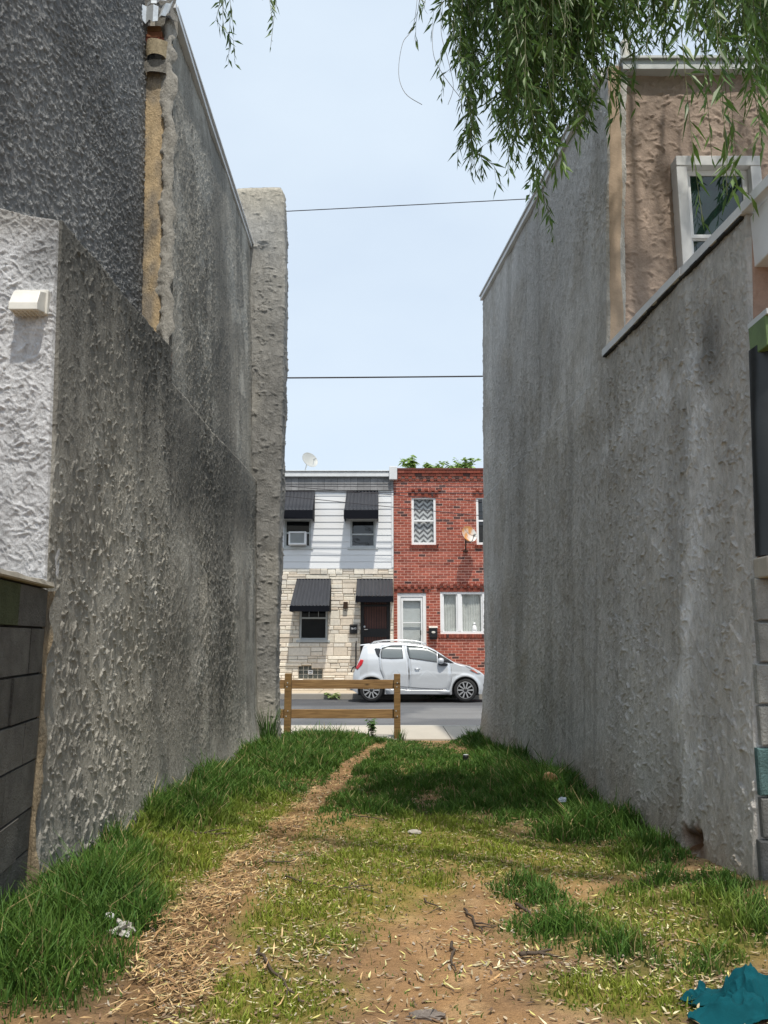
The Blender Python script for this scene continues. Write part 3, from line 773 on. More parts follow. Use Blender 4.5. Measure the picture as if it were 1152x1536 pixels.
edge_run(m, xR, 3.28, 3.613, lambda y: float(ztc(y)), -.034, .03, -.010, .042, 1)
m.build('coping', M['whitemetal'], right)
m = MB(); edge_run(m, xR, 3.64, 5.78, lambda y: float(ztc(y)), -.026, .26, -.026, -.013, 26, col=(.03, .03, .03), jit=.009)
m.build('tar_edge', M['plainattr'], right)
# upper window
wx0, wx1 = P(1015, 330, 5.75).x, P(1142, 330, 5.75).x
wt, wb = P(1070, 238, 5.72).z, 3.95
w = MB(); t = .085
w.box(wx0, wx1, 5.68, 5.82, wt - t, wt); w.box(wx0, wx0 + t, 5.685, 5.82, wb, wt - t - .001); w.box(wx1 - t, wx1, 5.685, 5.82, wb, wt - t - .001)
wf = w.build('window', M['whitemetal'], right, bevel=.004)
s = MB(); a0, a1, zt2 = wx0 + t + .001, wx1 - t - .001, wt - t - .002; zm = P(1070, 352, 5.72).z
f = .045
for (b0, b1, yy) in ((zm - .015, zt2, 5.745), (wb, zm + .02, 5.765)):
    s.box(a0, a1, yy, yy + .03, b1 - f, b1); s.box(a0, a1, yy, yy + .03, b0, b0 + f * .7)
    s.box(a0, a0 + f, yy + .001, yy + .031, b0 + f * .7, b1 - f); s.box(a1 - f, a1, yy + .001, yy + .031, b0 + f * .7, b1 - f)
s.build('sash', M['vinyl'], wf, bevel=.003)
s = MB(); s.box(a0 + .01, a1 - .01, 5.758, 5.762, zm, zt2 - .01); s.box(a0 + .01, a1 - .01, 5.778, 5.782, wb, zm); s.build('pane', M['glass_green_reflection'], wf)
# rear end of the low wing: gutter end, peach strip, green awning box, black-covered window, sill, blocks
X36 = lambda px, py: P(px, py, 3.55).x
Z36 = lambda py: P(1140, py, 3.55).z
m = MB(); g0 = P(1127, 312, 3.5); g1 = P(1133, 384, 3.5)
g0.x = P(1127, 318, 3.6).x; g1.x = P(1133, 385, 3.6).x
m.hexa([(g1.x, 3.28, g1.z), (4.2, 3.28, g1.z), (4.2, 3.62, g1.z + .0), (g1.x, 3.62, g1.z), (g0.x, 3.25, g0.z + .02), (4.2, 3.25, g0.z + .02), (4.2, 3.62, g0.z + .02), (g0.x, 3.62, g0.z + .02)])
m.build('gutter', M['whitemetal'], right, bevel=.006)
SPr = strokes(1.4, 4.2, .2, 4, .005, [(900, 0, .6, .03, .11, .01, .03, .006, .016, None)], 37)
def colPr(x, z, h):
    n = fbm(x * 4, z * 2, 3, 191); return lerp((.36, .235, .175), (.30, .205, .16), n)
posPr = lambda A, B: np.stack([A + .062 * (B - .4) - .0, A * 0 + 3.615, B], -1)
sheet('rear_wall', posPr, (0, -1, 0), np.arange(1.665, 3.9, .012), 300, lambda a: a * 0 + 1.7, lambda a: a * 0 + 3.72, lambda x, z: SPr(x, z), colPr, M['stucco_peach'], right, flip=False)
m = MB(); m.box(P(1123, 490, 3.59).x, 3.6, 3.43, 3.60, P(1140, 518, 3.43).z, P(1140, 471, 3.43).z); M['green'] = mat('green_painted_panel', (.10, .16, .055), rough=.6, var=.3, scale=7.)
gp = m.build('awning_box', M['green'], right, bevel=.006)
m = MB(); m.box(P(1121, 465, 3.59).x, 3.62, 3.41, 3.60, P(1140, 470, 3.41).z, P(1140, 462, 3.41).z); m.build('top_lip', M['alu'], gp)
m = MB(); x0 = X36(1127, 700); rows = []
for j in range(30):
    zb_, zt_ = P(1140, 832, 3.51).z, P(1140, 516, 3.51).z; z = zb_ + (zt_ - zb_) * j / 29; row = []
    for i in range(40):
        x = P(1137, 832, 3.58).x + (P(1126, 516, 3.58).x - P(1137, 832, 3.58).x) * j / 29 + i * .05
        row.append((x, 3.52 + .014 * math.sin(i * 1.1 + j * .12) + .01 * math.sin(i * 2.7 + j * .3), z))
    rows.append(row)
m.grid([[(r[0][0] - .003, 3.60, r[0][2])] + r for r in rows]); M['plastic'] = mat('black_plastic_sheet', (.009, .011, .012), rough=.4, var=.3, scale=6., bump=.3, bscale=12.)
o = m.build('covered_window', M['plastic'], right, smooth=True)
m = MB(); m.box(P(1131, 848, 3.6).x, 3.7, 3.47, 3.612, P(1140, 865, 3.47).z, P(1140, 833, 3.47).z, (.36, .33, .28)); m.build('window_sill', M['plainattr'], right, bevel=.008)
m = MB(); ys = [865, 932, 995, 1058, 1122, 1198, 1262, 1330, 1400]; rr = random.Random(4)
for k in range(len(ys) - 1):
    z1, z0 = Z36(ys[k]), Z36(ys[k + 1]); x = P(1129 + (ys[k] - 865) * .022, ys[k], 3.58).x + (.012 if k % 2 else .0); first = True
    while x < 3.7:
        wd = (.08 if (k % 2 and first) else .39); first = False; g = rr.uniform(.85, 1.1)
        c = (.31 * g, .31 * g, .29 * g) if k < 4 else (.19 * g, .19 * g, .18 * g)
        if k == 4: c = (.10, .17, .17)
        m.bevbox(x + .004, x + wd - .004, 3.575 + rr.uniform(-.008, .008), 3.612, z0 + .006, z1 - .006, .006, c); x += wd
m.box(1.86, 3.7, 3.598, 3.76, -.1, Z36(866), (.3, .29, .26))
m.build('block_base', M['block'], right)

# ================================================================== HOUSES ACROSS THE STREET
YF = 23.
F = lambda px, py: P(px, py, YF)
FX = lambda px: P(px, 880, YF).x
FZ = lambda py: P(576, py, YF).z
def Rk(px0, py0, px1, py1):
    """photo rectangle -> (x0, x1, z0, z1) on the house fronts"""
    return FX(px0), FX(px1), FZ(py1), FZ(py0)
def cut(z0, z1, x0, x1, ops):
    """spans of [x0, x1] left free by openings at this height"""
    sp = [(x0, x1)]; zc = (z0 + z1) / 2
    for (a, b, c, d) in ops:
        if c < zc < d:
            n = []
            for (s, e) in sp:
                if b <= s or a >= e: n.append((s, e)); continue
                if a > s: n.append((s, a))
                if b < e: n.append((b, e))
            sp = n
    return [(s, e) for s, e in sp if e - s > .004]
def wall_cells(mb, x0, x1, z0, z1, ops, y0, y1, col):
    zs = sorted({z0, z1, *[c for o in ops for c in o[2:4] if z0 < c < z1]})
    for a, b in zip(zs, zs[1:]):
        for s, e in cut(a, b, x0, x1, ops): mb.box(s, e, y0, y1, a, b, col)
ZB = .135
JX = FX(590.5)            # party line between the two fronts
stone = thing('rowhouse', None, 'white sided house with pale stone ground floor and black awnings across the street', 'house')
sx0 = JX - 4.7
ztop = FZ(708)
op_u = [Rk(425, 779, 465, 821), Rk(525, 779, 563, 821)]
op_l = [Rk(450, 905, 492, 960), Rk(541, 900, 585, 1033)]
op_b = [Rk(450, 999, 485, 1018)]
zsp = FZ(853)
rr = random.Random(12)
# body behind the facing
m = MB(); m.box(sx0, JX - .005, YF + .16, YF + 9, -.2, ztop - .05); m.build('inner_wall', M['darkbody'], stone)
m = MB(); m.box(sx0, JX - .005, YF + .1, YF + 9, ztop - .05, ztop + .02); m.build('roof', M['shingle'], stone)
# stone veneer
m = MB(); wall_cells(m, sx0, JX - .004, ZB - .1, zsp, op_l + op_b, YF + .015, YF + .16, (.36, .315, .25))
z = ZB
while z < zsp - .03:
    h = min(rr.choice([.12, .16, .2, .26]), zsp - z); 
    if zsp - z - h < .05: h = zsp - z
    x = sx0
    while x < JX - .01:
        wd = min(rr.uniform(.28, .75), JX - .004 - x)
        if JX - x - wd < .12: wd = JX - .004 - x
        rows = [(z, z + h)]
        if h > .15 and rr.random() < .7:
            q = z + h * rr.choice([.4, .5, .6]); rows = [(z, q), (q, z + h)]
        for (a, b) in rows:
            xs_ = [x, x + wd]
            if rr.random() < .4 and wd > .45: xs_ = [x, x + wd * rr.uniform(.35, .65), x + wd]
            for p, q in zip(xs_, xs_[1:]):
                for s, e in cut(a, b, p, q, op_l + op_b):
                    if e - s < .03: continue
                    g = rr.uniform(.86, 1.12); c = rr.choice([(.74, .68, .58), (.77, .72, .63), (.69, .62, .53), (.74, .69, .61), (.67, .59, .49)])
                    bev = .012
                    m.bevbox(s + .005, e - .005, YF - rr.uniform(.004, .03), YF + .1, a + .005, b - .005, min(bev, (e - s) / 3), tuple(k * g for k in c))
        x += wd
    z += h
m.build('stone_veneer', M['plainattr'], stone)
# clapboards
m = MB(); step = FZ(830) - FZ(840); z = zsp + .01; m.box(sx0, JX - .004, YF - .02, YF + .1, zsp, zsp + .035)
zs_top = FZ(736)
while z < zs_top - .01:
    z1 = min(z + step, zs_top)
    cutz = sorted({z, z1, *[c for o in op_u for c in o[2:4] if z < c < z1]})
    for a, b in zip(cutz, cutz[1:]):
        ya = YF - .018 + .016 * (a - z) / step; yb = YF - .018 + .016 * (b - z) / step
        for s, e in cut(a, b, sx0, JX - .004, op_u):
            m.hexa([(s, ya, a), (e, ya, a), (e, YF + .16, a), (s, YF + .16, a), (s, yb, b), (e, yb, b), (e, YF + .16, b), (s, YF + .16, b)])
    z = z1
m.box(JX - .06, JX - .004, YF - .034, YF + .1, zsp + .036, zs_top)
m.build('clapboard_siding', M['siding'], stone)
m = MB(); x = sx0; k = 0
zc0, zc1 = FZ(736), FZ(716)
while x < JX - .01:
    g = rr.uniform(.8, 1.15); e = min(x + .2, JX - .004)
    for (a, b, off) in ((zc0 + .001, (zc0 + zc1) / 2, .05), ((zc0 + zc1) / 2, zc1, .03)):
        m.hexa([(x + .003, YF - off - .02, a), (e - .003, YF - off - .02, a), (e - .003, YF + .16, a), (x + .003, YF + .16, a), (x + .003, YF - off + .02, b), (e - .003, YF - off + .02, b), (e - .003, YF + .16, b), (x + .003, YF + .16, b)], (.20 * g, .20 * g, .205 * g))
    x = e
m.build('shingle_band', M['shingle'], stone)
m = MB(); m.box(sx0, JX - .12, YF - .12, YF + .2, FZ(716) + .001, FZ(711.5)); m.box(sx0, JX - .12, YF - .07, YF + .2, FZ(711.5) + .001, FZ(708)); m.box(sx0, JX - .12, YF - .14, YF + .2, FZ(708) + .001, FZ(706.8))
m.box(*[FX(584), FX(596)], YF - .2, YF + .12, FZ(721), FZ(701.5))
m.build('cornice', M['whitemetal'], stone, bevel=.01)

def sash_window(parent, r, frame, pane, mid=.5, fw=.06, sill=None, label=None, y=None):
    x0, x1, z0, z1 = r; y = YF + .02 if y is None else y
    f = MB(); f.box(x0, x1, y, y + .1, z1 - fw, z1); f.box(x0, x1, y, y + .1, z0, z0 + fw); f.box(x0, x0 + fw, y + .002, y + .1, z0 + fw, z1 - fw); f.box(x1 - fw, x1, y + .002, y + .1, z0 + fw, z1 - fw)
    zm = z0 + (z1 - z0) * mid
    if mid: f.box(x0 + fw, x1 - fw, y + .02, y + .08, zm - .025, zm + .025)
    if sill: f.box(x0 - .08, x1 + .08, y - .06, y + .02, z0 - .07, z0 - .001)
    w = f.build('window', frame, parent, bevel=.004)
    p = MB(); p.box(x0 + fw * .8, x1 - fw * .8, y + .04, y + .046, zm if mid else z0 + fw * .8, z1 - fw * .8)
    if mid: p.box(x0 + fw * .8, x1 - fw * .8, y + .055, y + .061, z0 + fw * .8, zm)
    p.build('pane', pane, w)
    return w
for r in op_u: sash_window(stone, r, M['alu'], M['glass_dark'], .47 if r is op_u[1] else .52, .055, True)
wl = sash_window(stone, op_l[0], M['alu'], M['glass_dark'], .4 + .2, .06, True)
x0, x1, z0, z1 = op_l[0]
for k in (1, 2):
    m = MB(); m.box(x0 + (x1 - x0) * k / 3 - .006, x0 + (x1 - x0) * k / 3 + .006, YF + .052, YF + .058, z0 + (z1 - z0) * .6, z1 - .05)
    m.build('grille_bar', M['alu'], wl)
# glass block basement light
x0, x1, z0, z1 = op_b[0]; m = MB()
nx_, nz_ = 5, 3
for i in range(nx_):
    for j in range(nz_):
        if i == 2 and j == 1: continue
        m.bevbox(x0 + (x1 - x0) * i / 5 + .012, x0 + (x1 - x0) * (i + 1) / 5 - .012, YF + .05, YF + .12, z0 + (z1 - z0) * j / 3 + .012, z0 + (z1 - z0) * (j + 1) / 3 - .012, .012)
gb = m.build('glass_block_window', M['glass_block'], stone)
m = MB(); m.box(x0, x1, YF + .07, YF + .14, z0, z1, (.6, .57, .5)); m.build('grout', M['plainattr'], gb)
m = MB(); a, b, c, d_ = x0 + (x1 - x0) * .4, x0 + (x1 - x0) * .6, z0 + (z1 - z0) / 3, z0 + (z1 - z0) * 2 / 3
m.box(a, b, YF + .03, YF + .05, c, c + .03); m.box(a, b, YF + .03, YF + .05, d_ - .03, d_); m.box(a, a + .03, YF + .03, YF + .05, c + .031, d_ - .031); m.box(b - .03, b, YF + .03, YF + .05, c + .031, d_ - .031)
m.hexa([(a + .03, YF + .01, c + .05), (b - .03, YF + .01, c + .05), (b - .03, YF + .05, c + .05), (a + .03, YF + .05, c + .05), (a + .045, YF + .03, d_ - .05), (b - .045, YF + .03, d_ - .05), (b - .045, YF + .05, d_ - .05), (a + .045, YF + .05, d_ - .05)], (1, 1, 1))
vv = m.build('block_vent', M['vinyl'], gb)
m = MB(); m.box(a + .032, b - .032, YF + .042, YF + .06, c + .032, d_ - .032); m.build('vent_opening', M['black'], vv)

def awning(parent, xa, xb, zt, zf, zv, depth, taper=0., cheeks=True):
    """ribbed metal awning: wall line zt, front edge zf, valance down to zv"""
    m = MB(); n = max(7, int((xb - xa) / .10)); rows = []
    top, bot = [], []
    pts_t, pts_f = [], []
    for k in range(n * 2 + 1):
        t = k / (n * 2); h = .03 if (k // 1) % 2 else 0
        pts_t.append((xa + taper + (xb - xa - taper) * t, YF - .02 - h * .5, zt + h)); pts_f.append((xa + (xb - xa) * t, YF - depth - h * .5, zf + h))
    m.grid([pts_t, pts_f])
    o = m.build('awning', M['awning'], parent); md = o.modifiers.new('t', 'SOLIDIFY'); md.thickness = .006
    m = MB(); m.box(xa - .012, xb + .012, YF - depth - .03, YF - depth - .005, zv, zf + .012)
    if cheeks:
        for x, xt in ((xa, xa + taper), (xb, xb)):
            m.add([(xt, YF - .015, zt - .01), (x, YF - depth, zf - .01), (x, YF - depth, zv), (x, YF - .015, zv - .05 if cheeks == 2 else zv)], [(0, 1, 2, 3)])
            m.add([(xt + .012, YF - .015, zt - .01), (x + .012, YF - depth, zf - .01), (x + .012, YF - depth, zv), (x + .012, YF - .015, zv)], [(3, 2, 1, 0)])
    m.box(xa + taper, xb, YF - .03, YF - .003, zt, zt + .04)
    m.build('valance', M['valance'], o)
    return o
awning(stone, FX(411), FX(470), FZ(738), FZ(771), FZ(783), .62, .0, 1)
awning(stone, FX(517), FX(567), FZ(738), FZ(771), FZ(783), .62, .04, 1)
awning(stone, FX(440), FX(496.5), FZ(870), FZ(911), FZ(918.5), .72, .10, 1)
awning(stone, FX(535.5), FX(589), FZ(870), FZ(897), FZ(905), .8, .0, 1)
# door with iron security grille
x0, x1, z0, z1 = op_l[1]
m = MB(); m.box(x0 + .05, x1 - .05, YF + .1, YF + .15, ZB + .35, z1 - .03); dr = m.build('door', M['brownglassdoor'], stone)
m = MB()
for i in range(10):
    x = x0 + .1 + (x1 - x0 - .2) * i / 9; m.box(x - .008, x + .008, YF + .045, YF + .06, ZB + .4, z1 - .05)
for q in (.03, .44, .55, .97):
    zq = ZB + .4 + (z1 - .1 - ZB - .4) * q; m.box(x0 + .06, x1 - .06, YF + .04, YF + .066, zq - .03, zq + .03)
m.box(x0, x0 + .085, YF + .03, YF + .09, ZB + .33, z1); m.box(x1 - .085, x1, YF + .03, YF + .09, ZB + .33, z1); m.box(x0 + .086, x1 - .086, YF + .03, YF + .09, z1 - .07, z1)
zk = FZ(944)
m.box(x0 + .086, x1 - .086, YF + .05, YF + .07, zk - .2, zk + .02)
for i in range(6):
    x = x0 + .2 + i * .09
    m.tube([(x + .04 * math.cos(a), YF + .05, FZ(975) + .06 * math.sin(a)) for a in [j * math.pi / 5 for j in range(11)]], .007, 5)
gr = m.build('security_grille', M['black'], dr)
m = MB(); m.tube([(x0 + .12, YF + .03, zk), (x0 + .12, YF - .02, zk), (x0 + .22, YF - .02, zk)], .014, 8); m.lathe([(0, .02), (.03, .02), (.03, 0), (0, 0)], (x0 + .12, YF + .03, FZ(940)), axis='y', n=12)
m.build('handle', M['rim'], dr)
m = MB(); m.box(x0 - .2, x1 + .05, YF - .35, YF + .15, ZB, ZB + .17, (.45, .42, .36)); m.box(x0 - .1, x1 + .05, YF - .05, YF + .15, ZB + .171, ZB + .34, (.45, .42, .36)); m.build('doorstep', M['plainattr'], stone, bevel=.01)
m = MB(); x, y = FX(535), YF - .3
m.tube([(x, y, ZB + .1), (x, y, FZ(965))], .022, 8); m.tube([(x, y, FZ(966)), (x, YF - .02, FZ(962))], .016, 6); m.tube([(x, y, FZ(999)), (x - .09, y - .12, FZ(1001)), (x - .13, y - .14, FZ(1007))], .02, 6)
m.build('handrail', M['black'], stone)
m = MB(); m.bevbox(FX(515.5), FX(522), YF - .12, YF, FZ(913), FZ(903), .01, (.05, .03, .02)); m.build('wall_lamp', M['plainattr'], stone)

# mailbox with number
mbx = thing('mailbox', None, 'black mailbox with white house number on the stone wall beside the barred door', 'mailbox')
m = MB(); bx0, bx1, bz0, bz1 = Rk(525.5, 937, 536.5, 950.5)
m.bevbox(bx0, bx1, YF - .13, YF - .02, bz0, bz1 - .02, .012); m.build('box', M['black'], mbx)
m = MB(); m.hexa([(bx0 - .006, YF - .15, bz1 - .035), (bx1 + .006, YF - .15, bz1 - .035), (bx1 + .006, YF - .02, bz1 - .015), (bx0 - .006, YF - .02, bz1 - .015), (bx0 - .006, YF - .15, bz1 - .02), (bx1 + .006, YF - .15, bz1 - .02), (bx1 + .006, YF - .02, bz1 + .01), (bx0 - .006, YF - .02, bz1 + .01)]); m.build('lid', M['black'], mbx)
def text_obj(name, txt, size, loc, material, parent, rotz=0):
    cu = bpy.data.curves.new(name, 'FONT'); cu.body = txt; cu.size = size; cu.extrude = .002; cu.align_x = 'CENTER'; cu.align_y = 'CENTER'
    tmp = bpy.data.objects.new(name, cu); COL.objects.link(tmp)
    bpy.context.view_layer.update()
    me = bpy.data.meshes.new_from_object(tmp.evaluated_get(bpy.context.evaluated_depsgraph_get()))
    bpy.data.objects.remove(tmp); me.name = name; me.materials.clear(); me.materials.append(material)
    R = Matrix.Translation(loc) @ Matrix.Rotation(math.pi / 2, 4, 'X'); me.transform(R)
    return link(bpy.data.objects.new(name, me), parent)
text_obj('house_number', '1645', .088, Vector(((bx0 + bx1) / 2, YF - .133, (bz0 + bz1) / 2 + .015)), M['vinyl'], mbx)

# window air conditioner
ac = thing('air_conditioner', None, 'white window air conditioner sitting in the upper left window', 'air conditioner')
x0, x1, z0, z1 = Rk(433, 799, 459, 818.5); m = MB()
m.box(x0, x1, YF - .28, YF + .08, z1 - .05, z1); m.box(x0, x1, YF - .28, YF + .08, z0, z0 + .05); m.box(x0, x0 + .05, YF - .278, YF + .08, z0 + .05, z1 - .05); m.box(x1 - .05, x1, YF - .278, YF + .08, z0 + .05, z1 - .05)
m.build('casing', M['vinyl'], ac, bevel=.006)
m = MB(); nfin = 26
m.box(x0 + .05, x1 - .05, YF - .24, YF + .02, z0 + .05, z1 - .05)
for k in range(nfin): m.box(x0 + .055 + (x1 - x0 - .11) * k / nfin, x0 + .06 + (x1 - x0 - .11) * k / nfin, YF - .262, YF - .241, z0 + .052, z1 - .052)
m.build('condenser_fins', M['alu'], ac)

# satellite dish builder
def dish(label, c, aim, R, col_inner, base, arm_to):
    t = thing('satellite_dish', None, label, 'satellite dish', None)
    z = Vector(aim).normalized(); x = Vector((0, 0, 1)).cross(z).normalized(); y = z.cross(x)
    Mx = Matrix((x, y, z)).transposed()
    prof = [(0.0001, 0)] + [(R * k / 8, .22 * R * (k / 8) ** 2) for k in range(1, 9)]
    prof2 = prof + [(R * 1.02, .22 * R + .004), (R * 1.02, .22 * R - .016)] + [(R * k / 8, .22 * R * (k / 8) ** 2 - .014) for k in range(8, 0, -1)] + [(.0001, -.014)]
    m = MB(); m.lathe(prof2, c, n=36, M=Mx)
    if col_inner is not None:
        for i, v in enumerate(m.v):
            p = Mx.transposed() @ (Vector(v) - Vector(c)); f = float(fbm(np.array([p.x * 9]), np.array([p.y * 4]), 3, 201)[0])
            e = max(0, min(1, (f - .38) * 4 + p.x * -2.0)); A, B = Vector(col_inner[0]), Vector(col_inner[1]); m.c[i] = tuple(A.lerp(B, e))
    m.build('reflector', M['rust'] if col_inner else M['dish'], t, smooth=True)
    foc = Vector(c) + z * R * 1.05 - y * R * .55
    m = MB(); m.tube([Vector(c) - y * R * .98 + z * .03, Vector(c) - y * R * 1.05 + z * R * .5, foc], .014, 6); m.build('feed_arm', M['alu'], t)
    m = MB(); m.tube([foc - z * .03 - y * .01, foc + z * .08], [.035, .028], 10); m.build('receiver', M['dish'], t, smooth=True)
    m = MB(); b = Vector(c) - z * .03; m.tube([b, b - z * .12, Vector(base)], .022, 8); m.box(base[0] - .07, base[0] + .07, base[1] - .05, base[1] + .05, base[2] - .02, base[2] + .02); m.build('mast', M['alu'] if not col_inner else M['twig'], t)
    return t
pc = F(459, 691); 
dish('pale grey satellite dish on the roof of the white sided house', (pc.x, YF + 1.0, P(459, 691, YF + 1.0).z), (.55, -.75, .42), .27, None, (pc.x - .2, YF + 1.15, ztop + .03), None)

# ------------------------------------------------------------------ brick house
brick = thing('rowhouse', None, 'red brick house with a white storm door across the street', 'house')
bx0, bx1 = JX, JX + 4.7
zbt = FZ(703.5)
BR = [Rk(618, 745, 655, 817), Rk(716.5, 745, 754, 817), Rk(596, 889, 639, 1033), Rk(660, 887.5, 727, 951)]
m = MB(); m.box(bx0, bx1, YF + .2, YF + 9, -.2, zbt - .1); m.build('inner_wall', M['darkbody'], brick)
m = MB(); m.box(bx0 + .1, bx1 - .1, YF + .3, YF + 9, zbt - .2, zbt - .09); m.build('roof', M['shingle'], brick)
m = MB(); wall_cells(m, bx0 + .002, bx1, ZB - .1, zbt - .02, BR, YF + .005, YF + .2, (.72, .43, .35))
rr = random.Random(31); ch = .0815; bl = .213
def brickcol():
    g = rr.uniform(.8, 1.2); c = rr.choice([(.31, .08, .052), (.34, .092, .06), (.275, .072, .05), (.33, .10, .07)])
    if rr.random() < .09: c = (.085, .045, .042)
    return tuple(k * g for k in c)
heads = []   # courses left for the patterned bands
z_band0, z_band1 = FZ(887), FZ(873)
k = 0; z = ZB
zcor = FZ(722)
while z < zcor:
    off = 0 if k % 2 else bl / 2
    x = bx0 + .002 - off
    while x < bx1:
        s0, e0 = max(x, bx0 + .002), min(x + bl, bx1)
        for s, e in cut(z, z + ch, s0, e0, BR):
            if e - s < .03: continue
            m.box(s + .006, e - .008, YF - rr.uniform(0, .004), YF + .1, z + .0105, z + ch - .0105, brickcol())
        x += bl
    z += ch; k += 1
# soldier sills and heads, toothed cornice courses
def soldiers(x0, x1, z0, z1, y, step=.075):
    x = x0
    while x < x1 - .02:
        c = brickcol(); m.box(x + .004, min(x + step, x1) - .004, y, YF + .02, z0 + .004, z1 - .004, tuple(q * .75 for q in c)); x += step
for (a, b, c, d_) in (BR[0], BR[1], BR[3]): soldiers(a - .06, b + .06, c - .11, c - .002, YF - .05)
for (a, b, c, d_) in BR:
    soldiers(a - .08, b + .08, d_ + .002, d_ + .10, YF - .012)
    x = a - .1
    while x < b + .1:                                    # saw-tooth course over each head
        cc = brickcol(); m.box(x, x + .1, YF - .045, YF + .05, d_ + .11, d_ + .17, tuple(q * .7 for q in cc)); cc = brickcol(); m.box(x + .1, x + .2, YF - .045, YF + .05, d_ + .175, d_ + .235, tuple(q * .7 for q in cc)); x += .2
x = bx0 + .02; zq = zcor
while x < bx1 - .1:
    for (dx, a, b, yy) in ((0, zq, zq + .07, .03), (.11, zq + .075, zq + .15, .06)):
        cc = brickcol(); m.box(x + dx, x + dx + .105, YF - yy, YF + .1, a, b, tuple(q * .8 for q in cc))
    x += .22
for kk, yy in enumerate((.07, .09, .06)):
    z0 = zq + .155 + kk * .083; x = bx0 + .02 - (kk % 2) * .1
    while x < bx1:
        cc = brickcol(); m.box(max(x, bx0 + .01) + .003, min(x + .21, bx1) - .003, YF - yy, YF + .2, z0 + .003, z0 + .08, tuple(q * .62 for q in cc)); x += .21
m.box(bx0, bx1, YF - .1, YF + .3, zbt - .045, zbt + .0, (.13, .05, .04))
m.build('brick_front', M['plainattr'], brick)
for r in BR[:2]:
    w = sash_window(brick, r, M['vinyl'], M['glass_clear'] if r is BR[0] else M['glass_dark'], .5, .07, None, y=YF + .03)
    if r is BR[0]:
        nx_, nz_ = 90, 120; x = np.linspace(r[0] + .05, r[1] - .05, nx_); zz = np.linspace(r[2] + .05, r[3] - .05, nz_)
        X, Z = np.meshgrid(x, zz, indexing='ij'); u = (X - r[0]) / (r[1] - r[0]); t = (Z + .12 * np.abs(((u * 3.0) % 1) - .5) * 2 * 1.0) / .16
        st = (np.abs((t % 1) - .5) * 4 - 1); st = sstep(-.25, .25, st)
        c = lerp((.2, .2, .21), (.8, .8, .81), st)
        Y = YF + .15 + .008 * np.sin(X * 40)
        i, j = np.meshgrid(np.arange(nx_ - 1), np.arange(nz_ - 1), indexing='ij'); a = (i * nz_ + j).ravel()
        M['curt'] = mat('curtain_cloth', attr=True, rough=.9, var=.05)
        np_mesh('curtain', np.stack([X, Y, Z], -1).reshape(-1, 3), np.stack([a, a + nz_, a + nz_ + 1, a + 1], 1), M['curt'], w, col=c.reshape(-1, 3))
# storm door
x0, x1, z0, z1 = BR[2]; m = MB(); y = YF + .03; zd = ZB + .2
m.box(x0, x0 + .1, y, y + .1, zd, z1 - .02); m.box(x1 - .1, x1, y, y + .1, zd, z1 - .02); m.box(x0 + .101, x1 - .101, y, y + .1, z1 - .12, z1 - .02)
a, b = x0 + .11, x1 - .11; gx0, gx1, gz0, gz1 = FX(604.5), FX(631), ZB + .45, FZ(901)
m.box(a, gx0, y + .02, y + .08, zd + .02, z1 - .13); m.box(gx1, b, y + .02, y + .08, zd + .02, z1 - .13); m.box(gx0 + .001, gx1 - .001, y + .02, y + .08, gz1, z1 - .13); m.box(gx0 + .001, gx1 - .001, y + .02, y + .08, zd + .02, gz0)
zm = FZ(934); m.box(gx0 + .001, gx1 - .001, y + .03, y + .06, zm - .012, zm + .012)
dw = m.build('door', M['vinyl'], brick, bevel=.005)
m = MB(); m.box(gx0, gx1, y + .045, y + .05, gz0, gz1); m.build('pane', M['glass_clear'], dw)
m = MB(); m.box(gx0 - .1, gx1 + .1, y + .12, y + .14, zd, gz1 + .1); M['doorback'] = mat('pale_inner_door', (.72, .75, .75), rough=.5, var=.1); m.build('inner_door', M['doorback'], dw)
m = MB(); m.box(b - .07, b - .045, y - .03, y + .02, FZ(953), FZ(945)); m.build('handle', M['black'], dw)
m = MB(); m.box(x0 - .05, x1 + .05, YF - .3, YF + .14, ZB, ZB + .19, (.42, .40, .36)); m.build('doorstep', M['plainattr'], brick, bevel=.01)
# wide two-light window
x0, x1, z0, z1 = BR[3]; m = MB(); y = YF + .02; xm = FX(688.5); fw = .075
m.box(x0, x1, y, y + .1, z1 - fw, z1); m.box(x0, x1, y, y + .1, z0, z0 + fw)
for (a, b) in ((x0, x0 + fw), (xm - fw * .7, xm + fw * .7), (x1 - fw, x1)): m.box(a, b, y - .004, y + .1, z0 + fw + .001, z1 - fw - .001)
for (a, b) in ((x0 + fw, xm - fw * .7), (xm + fw * .7, x1 - fw)):
    for q in (a + .001, b - .041): m.box(q, q + .04, y + .03, y + .07, z0 + fw + .001, z1 - fw - .001)
ww = m.build('window', M['vinyl'], brick, bevel=.004)
m = MB(); m.box(x0 + .05, x1 - .05, y + .05, y + .055, z0 + .05, z1 - .05); m.build('pane', M['glass_clear'], ww)
m = MB(); rows = []
for zz in (z0 + .03, z1 - .03): rows.append([(x0 + .03 + (x1 - x0 - .06) * i / 80, y + .13 + .012 * math.sin(i * 1.3) + .006 * math.sin(i * 3.1), zz) for i in range(81)])
m.grid(rows, (.6, .6, .57)); m.build('curtain', mat('lace_curtain', (.74, .75, .72), rough=.9, var=.2, scale=5., trans=.0), ww)
orn = thing('cat_figurine', None, 'small white ornament standing inside the wide window of the brick house', 'ornament')
m = MB(); cx = FX(711); zs = z0 + fw + .0
m.lathe([(.001, 0), (.07, 0), (.085, .05), (.07, .13), (.045, .18), (.001, .19)], (cx, y + .09, zs), n=16); m.build('body', M['vinyl'], orn, smooth=True)
m = MB(); m.lathe([(.001, -.05), (.04, -.03), (.052, 0), (.04, .035), (.001, .05)], (cx, y + .09, zs + .22), n=14)
